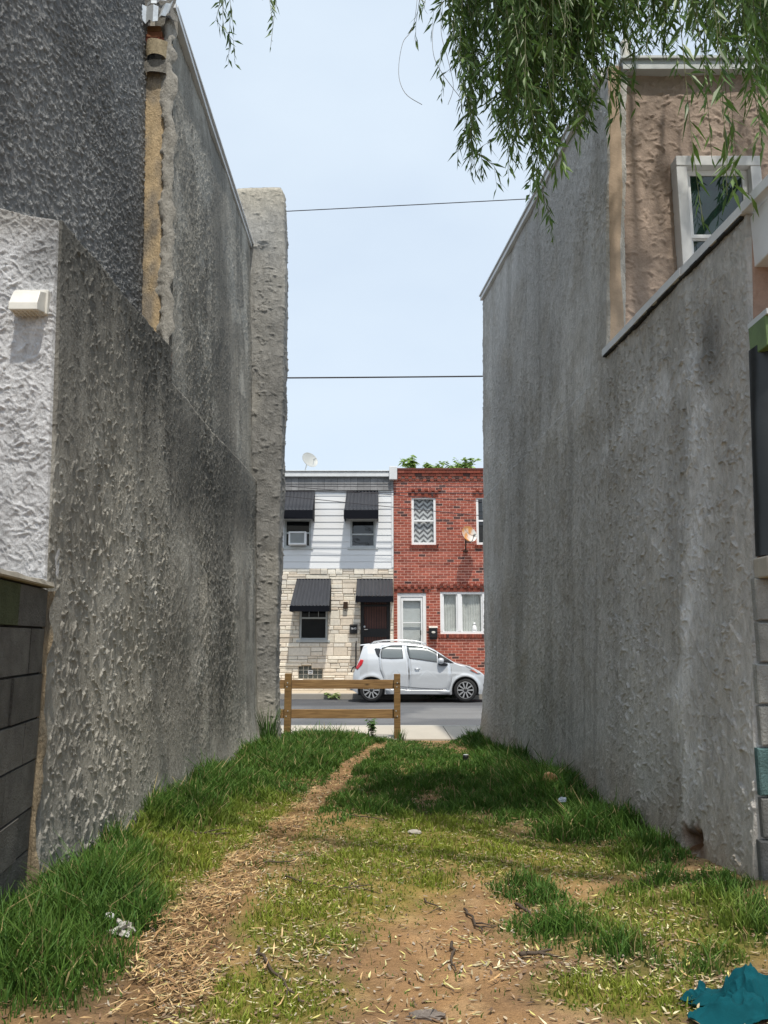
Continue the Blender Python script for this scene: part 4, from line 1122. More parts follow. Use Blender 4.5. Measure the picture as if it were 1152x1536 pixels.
for s in (-1, 1): m.add([(cx + s * .045, y + .09, zs + .24), (cx + s * .01, y + .09, zs + .265), (cx + s * .035, y + .09, zs + .30), (cx + s * .03, y + .07, zs + .25)], [(0, 1, 2), (0, 2, 3), (1, 3, 2)])
m.build('head', M['vinyl'], orn, smooth=True)
# mailbox 2
mb2 = thing('mailbox', None, 'dark mailbox with an oval badge between the white door and the wide window', 'mailbox')
a0, a1, c0, c1 = Rk(643, 940, 655, 959); m = MB(); m.bevbox(a0, a1, YF - .15, YF - .005, c0 + .05, c1 - .03, .015); m.box(a0 + .02, a1 - .02, YF - .11, YF - .005, c0, c0 + .049); m.build('box', M['black'], mb2)
m = MB(); m.hexa([(a0 - .01, YF - .17, c1 - .04), (a1 + .01, YF - .17, c1 - .04), (a1 + .01, YF - .005, c1 - .0), (a0 - .01, YF - .005, c1 - .0), (a0 - .01, YF - .17, c1 - .025), (a1 + .01, YF - .17, c1 - .025), (a1 + .01, YF - .005, c1 + .015), (a0 - .01, YF - .005, c1 + .015)]); m.build('lid', M['dirtywhite'], mb2)
m = MB(); m.lathe([(.001, .008), (.05, .006), (.058, 0)], (0, 0, 0), axis='y', n=20); m.v = [((a0 + a1) / 2 + v[0], YF - .152 + v[1], FZ(948.5) + v[2] * .55) for v in m.v]; m.build('badge', M['dirtywhite'], mb2)
pd = F(700.5, 802)
dish('rust stained satellite dish fixed to the brick front', (pd.x, YF - .42, P(700.5, 802, YF - .42).z), (.42, -.8, .30), .245, ((.58, .57, .55), (.52, .23, .06)), (FX(699), YF - .06, FZ(827)), None)

# saplings growing on the brick house roof
def leafy(name, label, base, h, n, seed, spread, leaf=.16, group=None, cols=((.15, .27, .05), (.32, .45, .12))):
    t = thing(name, None, label, 'plant', group); rs = random.Random(seed)
    m = MB(); lf = MB(); b = Vector(base)
    for k in range(n):
        a = rs.uniform(0, 6.28); tip = b + Vector((math.cos(a) * spread * rs.uniform(.2, 1), math.sin(a) * spread * .6, h * rs.uniform(.55, 1)))
        mid = b.lerp(tip, .5) + Vector((0, 0, h * .1)); st = b + Vector((rs.uniform(-.3, .3) * spread, 0, 0))
        pts = [st, mid, tip]; m.tube(pts, [.014 * h, .01 * h, .004 * h], 5)
        for q in range(16):
            f = rs.uniform(.35, 1.0); p = st.lerp(mid, f * 2) if f < .5 else mid.lerp(tip, f * 2 - 1)
            az = rs.uniform(0, 6.28); el = rs.uniform(-.5, .4); L_ = leaf * rs.uniform(.6, 1.2)
            d = Vector((math.cos(az) * math.cos(el), math.sin(az) * math.cos(el), math.sin(el))); sd = d.cross(Vector((0, 0, 1))).normalized() * L_ * .3
            nn = Vector((0, 0, -L_ * .12)); g = rs.random(); c = tuple(cols[0][i] + (cols[1][i] - cols[0][i]) * g for i in range(3))
            lf.add([p, p + d * L_ * .45 + sd + nn, p + d * L_ + nn * 2, p + d * L_ * .45 - sd + nn, p + d * L_ * .5], [(0, 1, 4), (1, 2, 4), (2, 3, 4), (3, 0, 4)], c)
    m.build('stem', M['twig'], t); lf.build('foliage', M['leaf2'], t)
    return t
GR = 'green saplings growing on the roof of the brick house'
zr = zbt - .1
leafy('sapling', 'upright sapling growing on the brick house roof next to the white cornice end', (FX(616), YF + .5, zr), FZ(675) - zr, 11, 1, .32, .17, GR)
leafy('sapling', 'low spreading sapling on the brick house roof, in the middle of the row', (FX(656), YF + .5, zr), FZ(686) - zr, 12, 2, .5, .17, GR)
leafy('sapling', 'broad bushy sapling on the brick house roof next to the grey wall', (FX(703), YF + .5, zr), FZ(682) - zr, 22, 3, .75, .17, GR)

# ================================================================== CAR
car = thing('parked_car', None, 'silver white five door hatchback parked at the far kerb facing right', 'car')
CX, CY, CZ = P(557, 1045, 19.9).x, 20.68, .035      # rear axle centre on the road
def cw(x, y, z): return (CX + x, CY + y, CZ + z)
TOPX = [-.50, -.49, -.46, -.40, -.34, -.28, -.22, -.19, -.05, .2, .6, 1.0, 1.3, 1.45, 1.62, 1.85, 2.1, 2.22, 2.4, 2.6, 2.78, 2.9, 2.98, 3.02]
TOPZ = [.36, .62, .74, .86, 1.02, 1.22, 1.40, 1.43, 1.462, 1.49, 1.50, 1.478, 1.44, 1.39, 1.30, 1.16, 1.01, .965, .925, .86, .77, .67, .54, .38]
topz = lambda x: np.interp(x, TOPX, TOPZ)
hwx = lambda x: np.interp(x, [-.50, -.45, -.3, -.1, .3, 1.8, 2.3, 2.6, 2.85, 2.97, 3.02], [.56, .66, .74, .78, .795, .795, .785, .75, .66, .54, .44])
def hwz(z, x):
    f = np.interp(z, [.15, .3, .45, .62, .8, .95, 1.05, 1.2, 1.35, 1.5], [.955, .985, .995, 1.0, .985, .965, .94, .87, .79, .68])
    return f
def side_y(x, z):
    return hwx(x) * hwz(z, x) + .012 * np.exp(-((z - .70) / .035) ** 2) * sstep(.2, .6, x) * (1 - sstep(2.0, 2.5, x)) + .02 * (np.exp(-((np.hypot(x - 2.375, z - .30) - .36) / .045) ** 2) + np.exp(-((np.hypot(x, z - .30) - .36) / .05) ** 2))
def zlow(x):
    z = np.interp(x, [-.5, -.4, -.33, 2.7, 2.9, 3.02], [.30, .24, .20, .19, .2, .22])
    for xc_ in (0., 2.375):
        d = .335 ** 2 - (x - xc_) ** 2
        z = np.where(d > 0, np.maximum(z, .30 + np.sqrt(np.clip(d, 0, 1))), z)
    return z
xs = np.unique(np.round(np.concatenate([np.linspace(-.50, 3.02, 110), np.linspace(-.345, .345, 40), 2.375 + np.linspace(-.345, .345, 40)]), 4))
NS, NT = 26, 9
rows = []
for x in xs:
    zl, zt = float(zlow(x)), float(topz(x)); rnd = .07 if zt > 1.1 else .05
    zl = min(zl, zt - .03)
    zs = zl + (zt - rnd - zl) * np.linspace(0, 1, NS); zs = np.clip(zs, zl, None)
    yy = side_y(x, zs); row = [(x, -y, z) for y, z in zip(yy, zs)]
    ys, z_s = yy[-1], zs[-1]
    for k in range(1, NT):
        a = k / NT * math.pi / 2
        row.append((x, -(ys - .10 * (1 - math.cos(a)) ) if k < NT else 0, z_s + (zt - .015 - z_s) * math.sin(a)))
    for q in (.7, .4, 0): row.append((x, -(ys - .1) * q, zt - .015 * q))
    row += [(x, -p[1], p[2]) for p in row[:-1][::-1]]
    rows.append(row)
A = np.array(rows); nx_, nr = A.shape[:2]
V = A.reshape(-1, 3) + np.array([CX, CY, CZ])
i, j = np.meshgrid(np.arange(nx_ - 1), np.arange(nr - 1), indexing='ij'); a = (i * nr + j).ravel()
Q = np.stack([a, a + nr, a + nr + 1, a + 1], 1)
ends = []
body = np_mesh('body', V, Q, M['carpaint'], car)
import bmesh
bm = bmesh.new(); bm.from_mesh(body.data); bm.verts.ensure_lookup_table()
for base, rev in ((0, False), ((nx_ - 1) * nr, True)):
    f = [bm.verts[base + k] for k in range(nr)]
    bm.faces.new(f if rev else f[::-1])
bmesh.ops.recalc_face_normals(bm, faces=bm.faces); bm.to_mesh(body.data); bm.free()
m = MB(); m.box(*[CX - .34, CX + 2.75], CY - .60, CY + .60, CZ + .16, CZ + .62); m.build('underbody', M['rimdark'], car)

def side_patch(poly, off, n=14, sgn=-1, thick=.0):
    """polygon in (x, z) laid over the car's flank"""
    m = MB(); pts = []
    pl = []
    for (p, q) in zip(poly, poly[1:] + poly[:1]):
        k = max(1, int(math.hypot(q[0] - p[0], q[1] - p[1]) / .04))
        for t in range(k): pl.append((p[0] + (q[0] - p[0]) * t / k, p[1] + (q[1] - p[1]) * t / k))
    c = (sum(p[0] for p in pl) / len(pl), sum(p[1] for p in pl) / len(pl))
    rings = []
    for f in (1, .8, .6, .4, .2, .0001):
        rings.append([cw(c[0] + (p[0] - c[0]) * f, sgn * (float(side_y(c[0] + (p[0] - c[0]) * f, c[1] + (p[1] - c[1]) * f)) + off), c[1] + (p[1] - c[1]) * f) for p in pl])
    rim = [cw(p[0], sgn * (float(side_y(p[0], p[1])) + off - .012), p[1]) for p in pl]
    rings = [rim] + rings
    m.grid([r + [r[0]] for r in rings])
    return m
rear_win = [(.25, 1.095), (.24, 1.20), (.27, 1.345), (.50, 1.40), (.775, 1.405), (.80, 1.09), (.5, 1.085)]
quart = [(.21, 1.11), (.20, 1.18), (.24, 1.32), (.12, 1.345), (.075, 1.33), (.12, 1.2), (.165, 1.13)]
front_win = [(.97, 1.09), (.93, 1.25), (.91, 1.40), (1.2, 1.385), (1.45, 1.33), (1.66, 1.24), (1.66, 1.00), (1.3, 1.05)]
sail = [(1.69, 1.00), (1.69, 1.225), (1.9, 1.10), (2.09, .975)]
rear_door = [(.30, .60), (.33, .42), (.42, .30), (.93, .26), (.945, .70), (.92, 1.05), (.865, 1.415), (.3, 1.43), (.17, 1.34), (.19, 1.05), (.22, .8)]
front_door = [(.955, .26), (1.95, .26), (2.02, .5), (2.03, .80), (2.00, .97), (1.85, 1.15), (1.62, 1.30), (1.43, 1.39), (1.1, 1.425), (.88, 1.425), (.935, 1.05), (.96, .7)]
for sgn in (-1, 1):
    dr_ = side_patch(rear_door, .004, sgn=sgn).build('door', M['carpaint'], car, smooth=True)
    df_ = side_patch(front_door, .004, sgn=sgn).build('door', M['carpaint'], car, smooth=True)
    for dd, poly in ((dr_, rear_door), (df_, front_door)):
        pp = [cw(p[0], sgn * (float(side_y(p[0], p[1])) + .002), p[1]) for p in poly]; mm = MB(); mm.tube(pp + [pp[0]], .0035, 4, cap=False); mm.build('door_seam', M['rimdark'], dd)
    side_patch(rear_win, .010, sgn=sgn).build('window', M['glass_car'], dr_, smooth=True)
    side_patch(front_win, .010, sgn=sgn).build('window', M['glass_car'], df_, smooth=True)
    side_patch(quart, .010, sgn=sgn).build('quarter_window', M['glass_dark'], dr_, smooth=True)
    side_patch(sail, .012, sgn=sgn).build('corner_window', M['black'], df_, smooth=True)
    m = MB()   # black window surrounds
    for poly in (rear_win, front_win):
        pp = [cw(p[0], sgn * (float(side_y(p[0], p[1])) + .012), p[1]) for p in poly]; m.tube(pp + [pp[0]], .009, 5, cap=False)
    m.build('window_trim', M['black'], car)
    yh = lambda x, z: sgn * (float(side_y(x, z)) + .02)
    m = MB(); m.tube([cw(1.10, yh(1.1, .83) - sgn * .02, .83), cw(1.12, yh(1.12, .83) + sgn * .015, .835), cw(1.2, yh(1.2, .83) + sgn * .015, .833), cw(1.22, yh(1.22, .83) - sgn * .02, .83)], .014, 8); m.build('handle', M['carpaint'], df_, smooth=True)
    # mirror
    m = MB(); ym = sgn * (float(side_y(1.78, 1.0)) + .08)
    m.lathe([(.001, -.09), (.05, -.08), (.075, -.03), (.08, .02), (.06, .06), (.001, .075)], cw(1.76, ym, 1.03), n=14); m.v = [(v[0], CY + ym + (v[1] - CY - ym) * 1.1, v[2]) for v in m.v]
    mi = m.build('mirror', M['carpaint'], df_, smooth=True)
    m = MB(); m.tube([cw(1.92, sgn * (float(side_y(1.9, .96)) - .01), .93), cw(1.80, ym, .945), cw(1.70, ym, .95)], [.035, .04, .035], 8); m.build('mirror_foot', M['black'], car, smooth=True)
    # skirts and crease
    m = side_patch([(.40, .20), (1.98, .20), (1.98, .30), (1.0, .30), (.36, .335)], .022, sgn=sgn); m.build('side_skirt', M['carpaint'], car, smooth=True)
    m = MB(); pp = [(x, .41 - .10 * (x - .5) / 1.3) for x in (.5, .8, 1.1, 1.4, 1.7, 1.85)]
    m.tube([cw(x, sgn * (float(side_y(x, z)) + .004), z) for x, z in pp], .006, 4); m.build('body_crease', M['black'], car)
    m = side_patch([(-.405, .84), (-.36, .80), (-.24, .93), (-.20, 1.04), (-.27, 1.07), (-.33, .98)], .010, sgn=sgn); m.build('tail_light', M['red'], car, smooth=True)
    m = side_patch([(2.36, .92), (2.62, .78), (2.72, .70), (2.78, .70), (2.70, .79), (2.5, .89)], .012, sgn=sgn); m.build('headlight', M['lamp'], car, smooth=True)
    m = side_patch([(2.50, .80), (2.66, .715), (2.72, .705), (2.6, .80)], .016, sgn=sgn); m.build('side_marker', M['amber'], car, smooth=True)
    m = MB(); pts = [(.0, 1.455), (.06, 1.50), (.3, 1.535), (.7, 1.545), (1.1, 1.525), (1.36, 1.475), (1.42, 1.435)]
    m.tube([cw(x, sgn * (float(side_y(x, 1.42)) - .07), z) for x, z in pts], .018, 6); m.build('roof_rail', M['rim'], car, smooth=True)
    # wheel arch liners
    for xc_ in (0., 2.375):
        m = MB(); r_in = [cw(xc_ + .335 * math.cos(t), sgn * (float(side_y(xc_ + .335 * math.cos(t), .3 + .335 * math.sin(t))) + .006), .30 + .335 * math.sin(t)) for t in np.linspace(-.25, math.pi + .25, 30)]
        m.tube(r_in, .013, 5); m.build('arch_trim', M['rimdark'], car)
# windscreen and tailgate glass
def top_patch(xa, xb, q0, q1, lift, name, material):
    m = MB(); rows = []
    for x in np.linspace(xa, xb, 12):
        zt = float(topz(x)); ys = float(side_y(x, zt - .07)) - .1
        rows.append([cw(x + (lift * .5 if xa > 1 else -lift * .6), -ys * q, zt - .015 * abs(q) + lift) for q in np.linspace(-q1, q1, 11)])
    m.grid(rows); m.build(name, material, car, smooth=True)
top_patch(1.46, 2.10, 0, .93, .008, 'windscreen', M['glass_dark'])
top_patch(-.325, -.225, 0, .9, .012, 'rear_window', M['glass_dark'])
m = MB(); zt = 1.425
m.hexa([cw(-.30, -.52, zt - .02), cw(-.05, -.54, zt), cw(-.05, .54, zt), cw(-.30, .52, zt - .02), cw(-.30, -.50, zt + .005), cw(-.05, -.52, zt + .035), cw(-.05, .52, zt + .035), cw(-.30, .50, zt + .005)]); m.build('spoiler', M['carpaint'], car, bevel=.01)
m = MB(); m.tube([cw(-.46, -.58, .34), cw(-.515, -.4, .33), cw(-.53, 0, .33), cw(-.515, .4, .33), cw(-.46, .58, .34)], .06, 8); m.build('bumper', M['carpaint'], car, smooth=True)
def wheel(xc_, sgn):
    yo = sgn * .775; c = cw(xc_, yo, .30)
    Ms = Matrix.Identity(3) if sgn < 0 else Matrix.Diagonal((1, -1, 1))
    def place(m): m.v = [tuple(Vector(c) + Ms @ Vector(v)) for v in m.v]; return m
    m = MB(); m.lathe([(.19, .0), (.21, .01), (.275, .012), (.292, -.01), (.295, -.05), (.295, -.14), (.28, -.17), (.2, -.17)], (0, 0, 0), axis='y', n=40)
    m.v = [(v[0], v[1], v[2]) for v in m.v]
    w = place(m).build('wheel', M['tyre'], car, smooth=True)
    m = MB(); m.lathe([(.001, -.07), (.19, -.07), (.205, -.01), (.215, 0.0), (.205, .006), (.195, -.012)], (0, 0, 0), axis='y', n=36); place(m).build('rim_barrel', M['rimdark'], w, smooth=True)
    m = MB()
    for k in range(5):
        for s in (-1, 1):
            a0 = math.pi / 2 + k * 2 * math.pi / 5; a1 = a0 + s * .30; a2 = a0 + s * .20
            p0 = (math.cos(a0 + s * .35) * .045, math.sin(a0 + s * .35) * .045); p1 = (math.cos(a1) * .19, math.sin(a1) * .19)
            dx, dz = p1[0] - p0[0], p1[1] - p0[1]; l = math.hypot(dx, dz); nx2, nz2 = -dz / l, dx / l; w0, w1 = .014, .019
            quad = [(p0[0] + nx2 * w0, p0[1] + nz2 * w0), (p0[0] - nx2 * w0, p0[1] - nz2 * w0), (p1[0] - nx2 * w1, p1[1] - nz2 * w1), (p1[0] + nx2 * w1, p1[1] + nz2 * w1)]
            m.hexa([(q[0], -.012, q[1]) for q in quad] + [(q[0], .02, q[1]) for q in quad])
    m.lathe([(.195, -.004), (.203, -.006), (.212, .002), (.205, .01), (.195, .01)], (0, 0, 0), axis='y', n=36)
    m.v = [(v[0], v[1] - .004, v[2]) for v in m.v]
    place(m).build('rim', M['rim'], w)
    m = MB(); m.lathe([(.001, .022), (.04, .018), (.05, .0)], (0, 0, 0), axis='y', n=16); place(m).build('hub_cap', M['rimdark'], w, smooth=True)
for xc_ in (0., 2.375):
    for sgn in (-1, 1): wheel(xc_, sgn)

# ================================================================== FENCE
fence = thing('fence', None, 'low two rail timber fence with square posts across the lot front', 'fence')
YP = 11.82
def post(px0, px1, pyt):
    a, b = P(px0, 1050, YP), P(px1, 1050, YP); zt = P(500, pyt, YP).z
    m = MB(); m.bevbox(a.x, b.x, YP - .05, YP + .045, -.1, zt, .004, (.25, .15, .055)); p = m.build('post', M['wood'], fence)
    for py in (1024, 1030, 1066, 1074):
        mm = MB(); mm.lathe([(.001, .006), (.008, .005), (.010, 0)], ((a.x + b.x) / 2 + random.uniform(-.02, .02), YP - .05, P(500, py, YP).z), axis='y', n=10)
        mm.build('bolt', M['alu'], p)
post(427, 437, 1010); post(591, 600.5, 1011)
xl = P(400, 1050, YP).x; xr_ = P(594, 1050, YP).x
for (pt, pb) in ((1020, 1033.5), (1064.5, 1078)):
    m = MB(); m.bevbox(xl, xr_ + .05, YP + .047, YP + .085, P(500, pb, YP).z, P(500, pt, YP).z, .003, (.33, .20, .085)); m.build('rail', M['wood'], fence)

# ================================================================== CABLES
def cable(label, p, q, sag, r, n=24, grp='overhead utility wires'):
    m = MB(); p, q = Vector(p), Vector(q)
    m.tube([p.lerp(q, k / n) - Vector((0, 0, sag * 4 * (k / n) * (1 - k / n))) for k in range(n + 1)], r, 6)
    return tag(m.build('utility_wire', M['cable'], smooth=True), label, 'wire', grp)
def ext(p, q, xa, xb):
    t0 = (xa - p.x) / (q.x - p.x); t1 = (xb - p.x) / (q.x - p.x); return p.lerp(q, t0), p.lerp(q, t1)
D1 = 14.
cable('topmost thin wire crossing the sky, tilting up to the right', *ext(P(421, 316, D1), P(775, 298, D1), -9, 9), .02, .009)
cable('dark wire crossing the sky midway between the two grey walls', *ext(P(427, 562.5, D1), P(724, 560, D1), -9, 9), .06, .014)
Dw = 22.3
cable('pale wire running level across both house fronts at the shingle band', *ext(P(420, 728.5, Dw), P(724, 729.5, Dw), -4, 4.5), .02, .010)
cable('thick dark wire across the house fronts just under the shingle band', *ext(P(420, 736, Dw), P(724, 739, Dw), -4, 4.5), .03, .012)
cable('wire sloping down to the right over the upper awnings', *ext(P(420, 728, Dw - .1), P(724, 752, Dw - .1), -4, 4.5), .02, .009)
cable('lowest wire sloping down to the right across the white siding', *ext(P(420, 743, Dw - .2), P(724, 773, Dw - .2), -4, 4.5), .02, .010)

# ================================================================== GRASS, STRAW, LEAVES
def blades():
    rs = np.random.RandomState(77)
    n = 520000
    y = 2.0 + (11.85 - 2.0) * rs.rand(n) ** 1.25; x = rs.uniform(-1.85, 2.0, n)
    ta, mi, lo = dens(x, y)
    near = sstep(9, 3, y)
    pr = np.maximum.reduce([ta * 1.0, mi * .85, lo * .6, np.full(n, .03)])
    clump = fbm(x * 11, y * 11, 2, 301)
    pr = pr * np.clip(.35 + 1.5 * (clump - .25), .1, 1.2)
    inside = (x > xL(y, .35) - .0) & (x < xR(y, .35) + .0)
    keep = (rs.rand(n) < pr) & inside
    x, y, ta, mi, lo, clump = [a[keep] for a in (x, y, ta, mi, lo, clump)]
    n = len(x)
    hf = fbm(x * 3, y * 3, 2, 305)
    tallb = np.where(rs.rand(n) < .07, 1.5, 1.0)
    h = tallb * np.maximum.reduce([ta * .165, mi * .095, lo * .043, np.full(n, .02)]) * rs.uniform(.45, 1.25, n) * (.5 + hf)
    w = np.interp(y, [2, 5, 11], [.0026, .004, .0075]) * rs.uniform(.7, 1.3, n)
    az = rs.uniform(0, 2 * np.pi, n); lean = rs.uniform(.05, .9, n) * h
    dx, dy = np.cos(az) * lean, np.sin(az) * lean; fa = rs.uniform(0, 2 * np.pi, n); px, py = np.cos(fa) * w, np.sin(fa) * w
    z = gz(x, y) - .006
    V = np.zeros((n, 6, 3))
    def put(k, f, ww, hh):
        V[:, k, 0] = x + dx * f * f + px * ww; V[:, k, 1] = y + dy * f * f + py * ww; V[:, k, 2] = z + h * hh
    put(0, 0, -1, 0); put(1, 0, 1, 0); put(2, .55, -.8, .6); put(3, .55, .8, .6); put(4, 1, -.12, .95 - 0 * .1); put(5, 1, .12, .95)
    base = (np.arange(n) * 6)[:, None]
    Q = np.concatenate([base + np.array([0, 1, 3, 2]), base + np.array([2, 3, 5, 4])])
    tone = fbm(x * 1.5, y * 1.5, 3, 311); yel = np.clip(lo * 1.1 - ta - mi * .6, 0, 1) * .85 + rs.rand(n) * .18
    c = lerp((.036, .10, .020), (.075, .165, .027), np.clip(tone + rs.uniform(-.3, .3, n), 0, 1)); c = lerp(c, (.24, .28, .04), np.clip(yel, 0, 1))
    dry = rs.rand(n) < .06; c[dry] = (.36, .29, .14)
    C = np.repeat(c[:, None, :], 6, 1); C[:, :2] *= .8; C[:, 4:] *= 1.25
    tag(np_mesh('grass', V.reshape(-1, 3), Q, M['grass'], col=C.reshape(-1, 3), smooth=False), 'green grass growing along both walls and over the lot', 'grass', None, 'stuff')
    print('blades', n)
blades()
def flat_bits(name, label, cat, n, densf, L0, L1, w0, w1, cols, seed, curl=.2, lift=.01, dirf=None):
    rs = np.random.RandomState(seed); N_ = n * 14
    y = 2.0 + 9.7 * rs.rand(N_) ** 1.5; x = rs.uniform(-1.8, 1.9, N_)
    k = (rs.rand(N_) < densf(x, y)) & (x > xL(y, .35)) & (x < xR(y, .35)); x, y = x[k][:n], y[k][:n]; n = len(x)
    Ln = rs.uniform(L0, L1, n); w = rs.uniform(w0, w1, n); az = rs.uniform(0, 2 * np.pi, n) if dirf is None else dirf(x, y, rs)
    c_, s_ = np.cos(az), np.sin(az); V = np.zeros((n, 6, 3)); tilt = rs.normal(0, curl, n); cv = rs.normal(0, .25, n)
    lf = lift * rs.rand(n) + .004
    z0 = gz(x, y)
    for q, (t, s) in enumerate([(-.5, 0), (-.1, -1), (-.1, 1), (.22, -.9), (.22, .9), (.5, 0)]):
        u = t * Ln; v = s * w / 2 + cv * u * u / np.maximum(Ln, .01)
        V[:, q, 0] = x + u * c_ - v * s_; V[:, q, 1] = y + u * s_ + v * c_
        V[:, q, 2] = z0 + lf + tilt * u * .5 + np.abs(u) * np.abs(rs.normal(0, .1, n))
    base = (np.arange(n) * 6)[:, None]
    Q = np.concatenate([base + np.array([0, 1, 2, 0]), base + np.array([1, 3, 4, 2]), base + np.array([3, 5, 4, 3])])
    Q = np.concatenate([base + np.array([1, 3, 4, 2])]); T = np.concatenate([base + np.array([0, 1, 2]), base + np.array([3, 5, 4])])
    ci = rs.randint(0, len(cols), n); c = np.array(cols)[ci] * rs.uniform(.75, 1.2, n)[:, None]
    me_c = np.repeat(c[:, None, :], 6, 1).reshape(-1, 3)
    Tri = np.concatenate([T, Q[:, [0, 1, 2]], Q[:, [0, 2, 3]]])
    tag(np_mesh(name, V.reshape(-1, 3), Tri, M['litterleaf'], col=me_c, smooth=False), label, cat, None, 'stuff')
def trkd(x, y): return np.clip(1.3 - track(x, y), 0, 1) * 1.1
def trkdir(x, y, rs): return rs.normal(1.35, .9, len(x))
flat_bits('straw', 'dry tan straw lying along the worn footpath', 'straw', 9000, lambda x, y: np.clip(trkd(x, y) * np.clip(2.6 * (fbm(x * 4, y * 4, 3, 321) - .28), .05, 1) * (1 - .6 * sstep(6.5, 9, y)) + .012, 0, 1), .02, .10, .002, .006,
          [(.42, .26, .115), (.50, .33, .155), (.32, .185, .08), (.60, .43, .22), (.22, .125, .06)], 5, .18, .03, trkdir)
dirt = lambda x, y: np.clip(sstep(8.5, 5.5, y) * (1 - .8 * np.clip(dens(x, y)[0], 0, 1)) * (.25 + .9 * fbm(x * 2.5, y * 2.5, 3, 331)) * sstep(-1.5, -.6, x + 0.0 * y) * np.clip(3.2 * (fbm(x * 3.1, y * 3.1, 3, 335) - .33), .22, 1.3) + .05, 0, 1)
flat_bits('fallen_leaves', 'pale yellow fallen willow leaves scattered over the bare soil', 'leaves', 4600, dirt, .018, .05, .004, .008,
          [(.55, .50, .17), (.60, .56, .27), (.45, .40, .13), (.62, .57, .36), (.34, .29, .12), (.30, .22, .12), (.40, .33, .2)], 9, .35, .012)
flat_bits('wood_chips', 'small brown and grey chips strewn over the bare soil', 'debris', 9000, dirt, .006, .035, .004, .011,
          [(.20, .12, .07), (.28, .19, .12), (.34, .29, .23), (.13, .08, .05), (.42, .33, .22)], 19, .3, .008)

# ------------------------------------------------------------------ twigs, each its own thing
def twig(label, pts, r, seed, forks=1):
    rs = random.Random(seed); w = []
    gp = [G(*p) for p in pts]
    for a, b in zip(gp, gp[1:]):
        for k in range(5): w.append(a.lerp(b, k / 5) + Vector((rs.uniform(-.008, .008), rs.uniform(-.008, .008), 0)))
    w.append(gp[-1]); w = [Vector((p.x, p.y, float(gz(p.x, p.y)) + r * 1.3 + .006)) for p in w]
    m = MB(); n = len(w); m.tube(w, [r * (1 - .6 * k / n) for k in range(n)], 6)
    for f in range(forks):
        i = rs.randint(n // 3, n - 3); d = (w[i + 1] - w[i]).normalized(); s = Vector((-d.y, d.x, .15)) * rs.choice([-1, 1]); L_ = rs.uniform(.05, .13)
        m.tube([w[i], w[i] + (d * .6 + s * .6) * L_ * .5 + Vector((0, 0, .004)), w[i] + (d + s) * L_ * .8], [r * .6, r * .5, r * .25], 5)
    tag(m.build('twig', M['twig'], smooth=True), label, 'twig', 'twigs lying on the lot')
twig('long pale bent twig lying in the grass near the left wall', [(240, 1243), (285, 1250), (320, 1255), (345, 1253)], .008, 1, 2)
twig('dark twig running down from the track towards the bottom edge of the view', [(385, 1430), (405, 1458), (435, 1490), (455, 1510)], .006, 2)
twig('thin dark twig lying across the soil beside the worn track, nearest the far grass', [(430, 1318), (470, 1330), (510, 1336), (560, 1332)], .005, 3, 2)
twig('dark forked twig near the middle of the bare soil', [(698, 1368), (712, 1390), (724, 1402)], .006, 4, 2)
twig('short dark twig lying crosswise in front of the right grass clump', [(780, 1440), (800, 1437), (828, 1432)], .009, 5, 1)
twig('thin brown twig in the bare soil left of the forked twig', [(635, 1353), (655, 1362), (668, 1372)], .004, 6)
twig('stout twig lying at the edge of the right grass, close to the bare soil', [(775, 1362), (790, 1370), (796, 1378)], .009, 7, 0)
twig('dark twig standing along the soil below the forked twig', [(680, 1420), (678, 1440), (684, 1462)], .006, 8, 0)
twig('straight thin stick lying across the straw track', [(395, 1298), (430, 1296), (445, 1293)], .005, 9, 0)
twig('dark twig lying at the foot of the middle grass patch', [(520, 1225), (548, 1228), (575, 1232)], .006, 10, 0)
twig('thin twig lying left of the track near the bottom edge', [(210, 1385), (235, 1405), (262, 1440)], .004, 11, 0)

# ------------------------------------------------------------------ litter
def crumple(name, label, cat, c, sx, sy, sz, cols, seed, n=16, rough=.5):
    m = MB(); rows = []; rs = np.random.RandomState(seed)
    for i in range(n + 1):
        r = []
        for j in range(n * 2):
            th = math.pi * i / n; ph = math.pi * j / n
            d = Vector((math.sin(th) * math.cos(ph), math.sin(th) * math.sin(ph), math.cos(th)))
            k = 1 + rough * (float(fbm(d.x * 2.6 + 5, d.y * 2.6 + d.z * 1.9, 3, seed)) - .5) * 2 + rs.uniform(-.06, .06)
            r.append((c.x + d.x * sx * k, c.y + d.y * sy * k, c.z + max(d.z, -.3) * sz * k))
        rows.append(r + [r[0]])
    m.grid(rows)
    for i in range(len(m.v)):
        f = float(vn(m.v[i][0] * 40, m.v[i][1] * 40 + m.v[i][2] * 40, seed)); A, B = Vector(cols[0]), Vector(cols[1]); m.c[i] = tuple(A.lerp(B, f))
    return tag(m.build(name, M['paper']), label, cat)
g = G(183, 1403); crumple('crumpled_wrapper', 'crumpled white and grey wrapper lying in the grass left of the straw track', 'litter', g + Vector((0, 0, .02)), .042, .034, .028, ((.5, .5, .48), (.25, .22, .18)), 3, rough=.9)
g = G(162, 1396); crumple('paper_scrap', 'small bright white paper scrap beside the crumpled wrapper in the grass', 'litter', g + Vector((0, 0, .05)), .022, .013, .016, ((.8, .8, .8), (.6, .6, .6)), 5, 10)
g = G(828, 1193); crumple('torn_wrapper', 'tan and brown torn wrapper lying in the long grass by the right wall', 'litter', g + Vector((0, 0, .12)), .075, .03, .04, ((.58, .42, .24), (.35, .13, .04)), 7, rough=.9)
g = G(845, 1228); crumple('paper_scrap', 'small bluish white scrap in the dark grass by the right wall', 'litter', g + Vector((0, 0, .12)), .028, .02, .022, ((.6, .68, .75), (.35, .4, .45)), 8, 10)
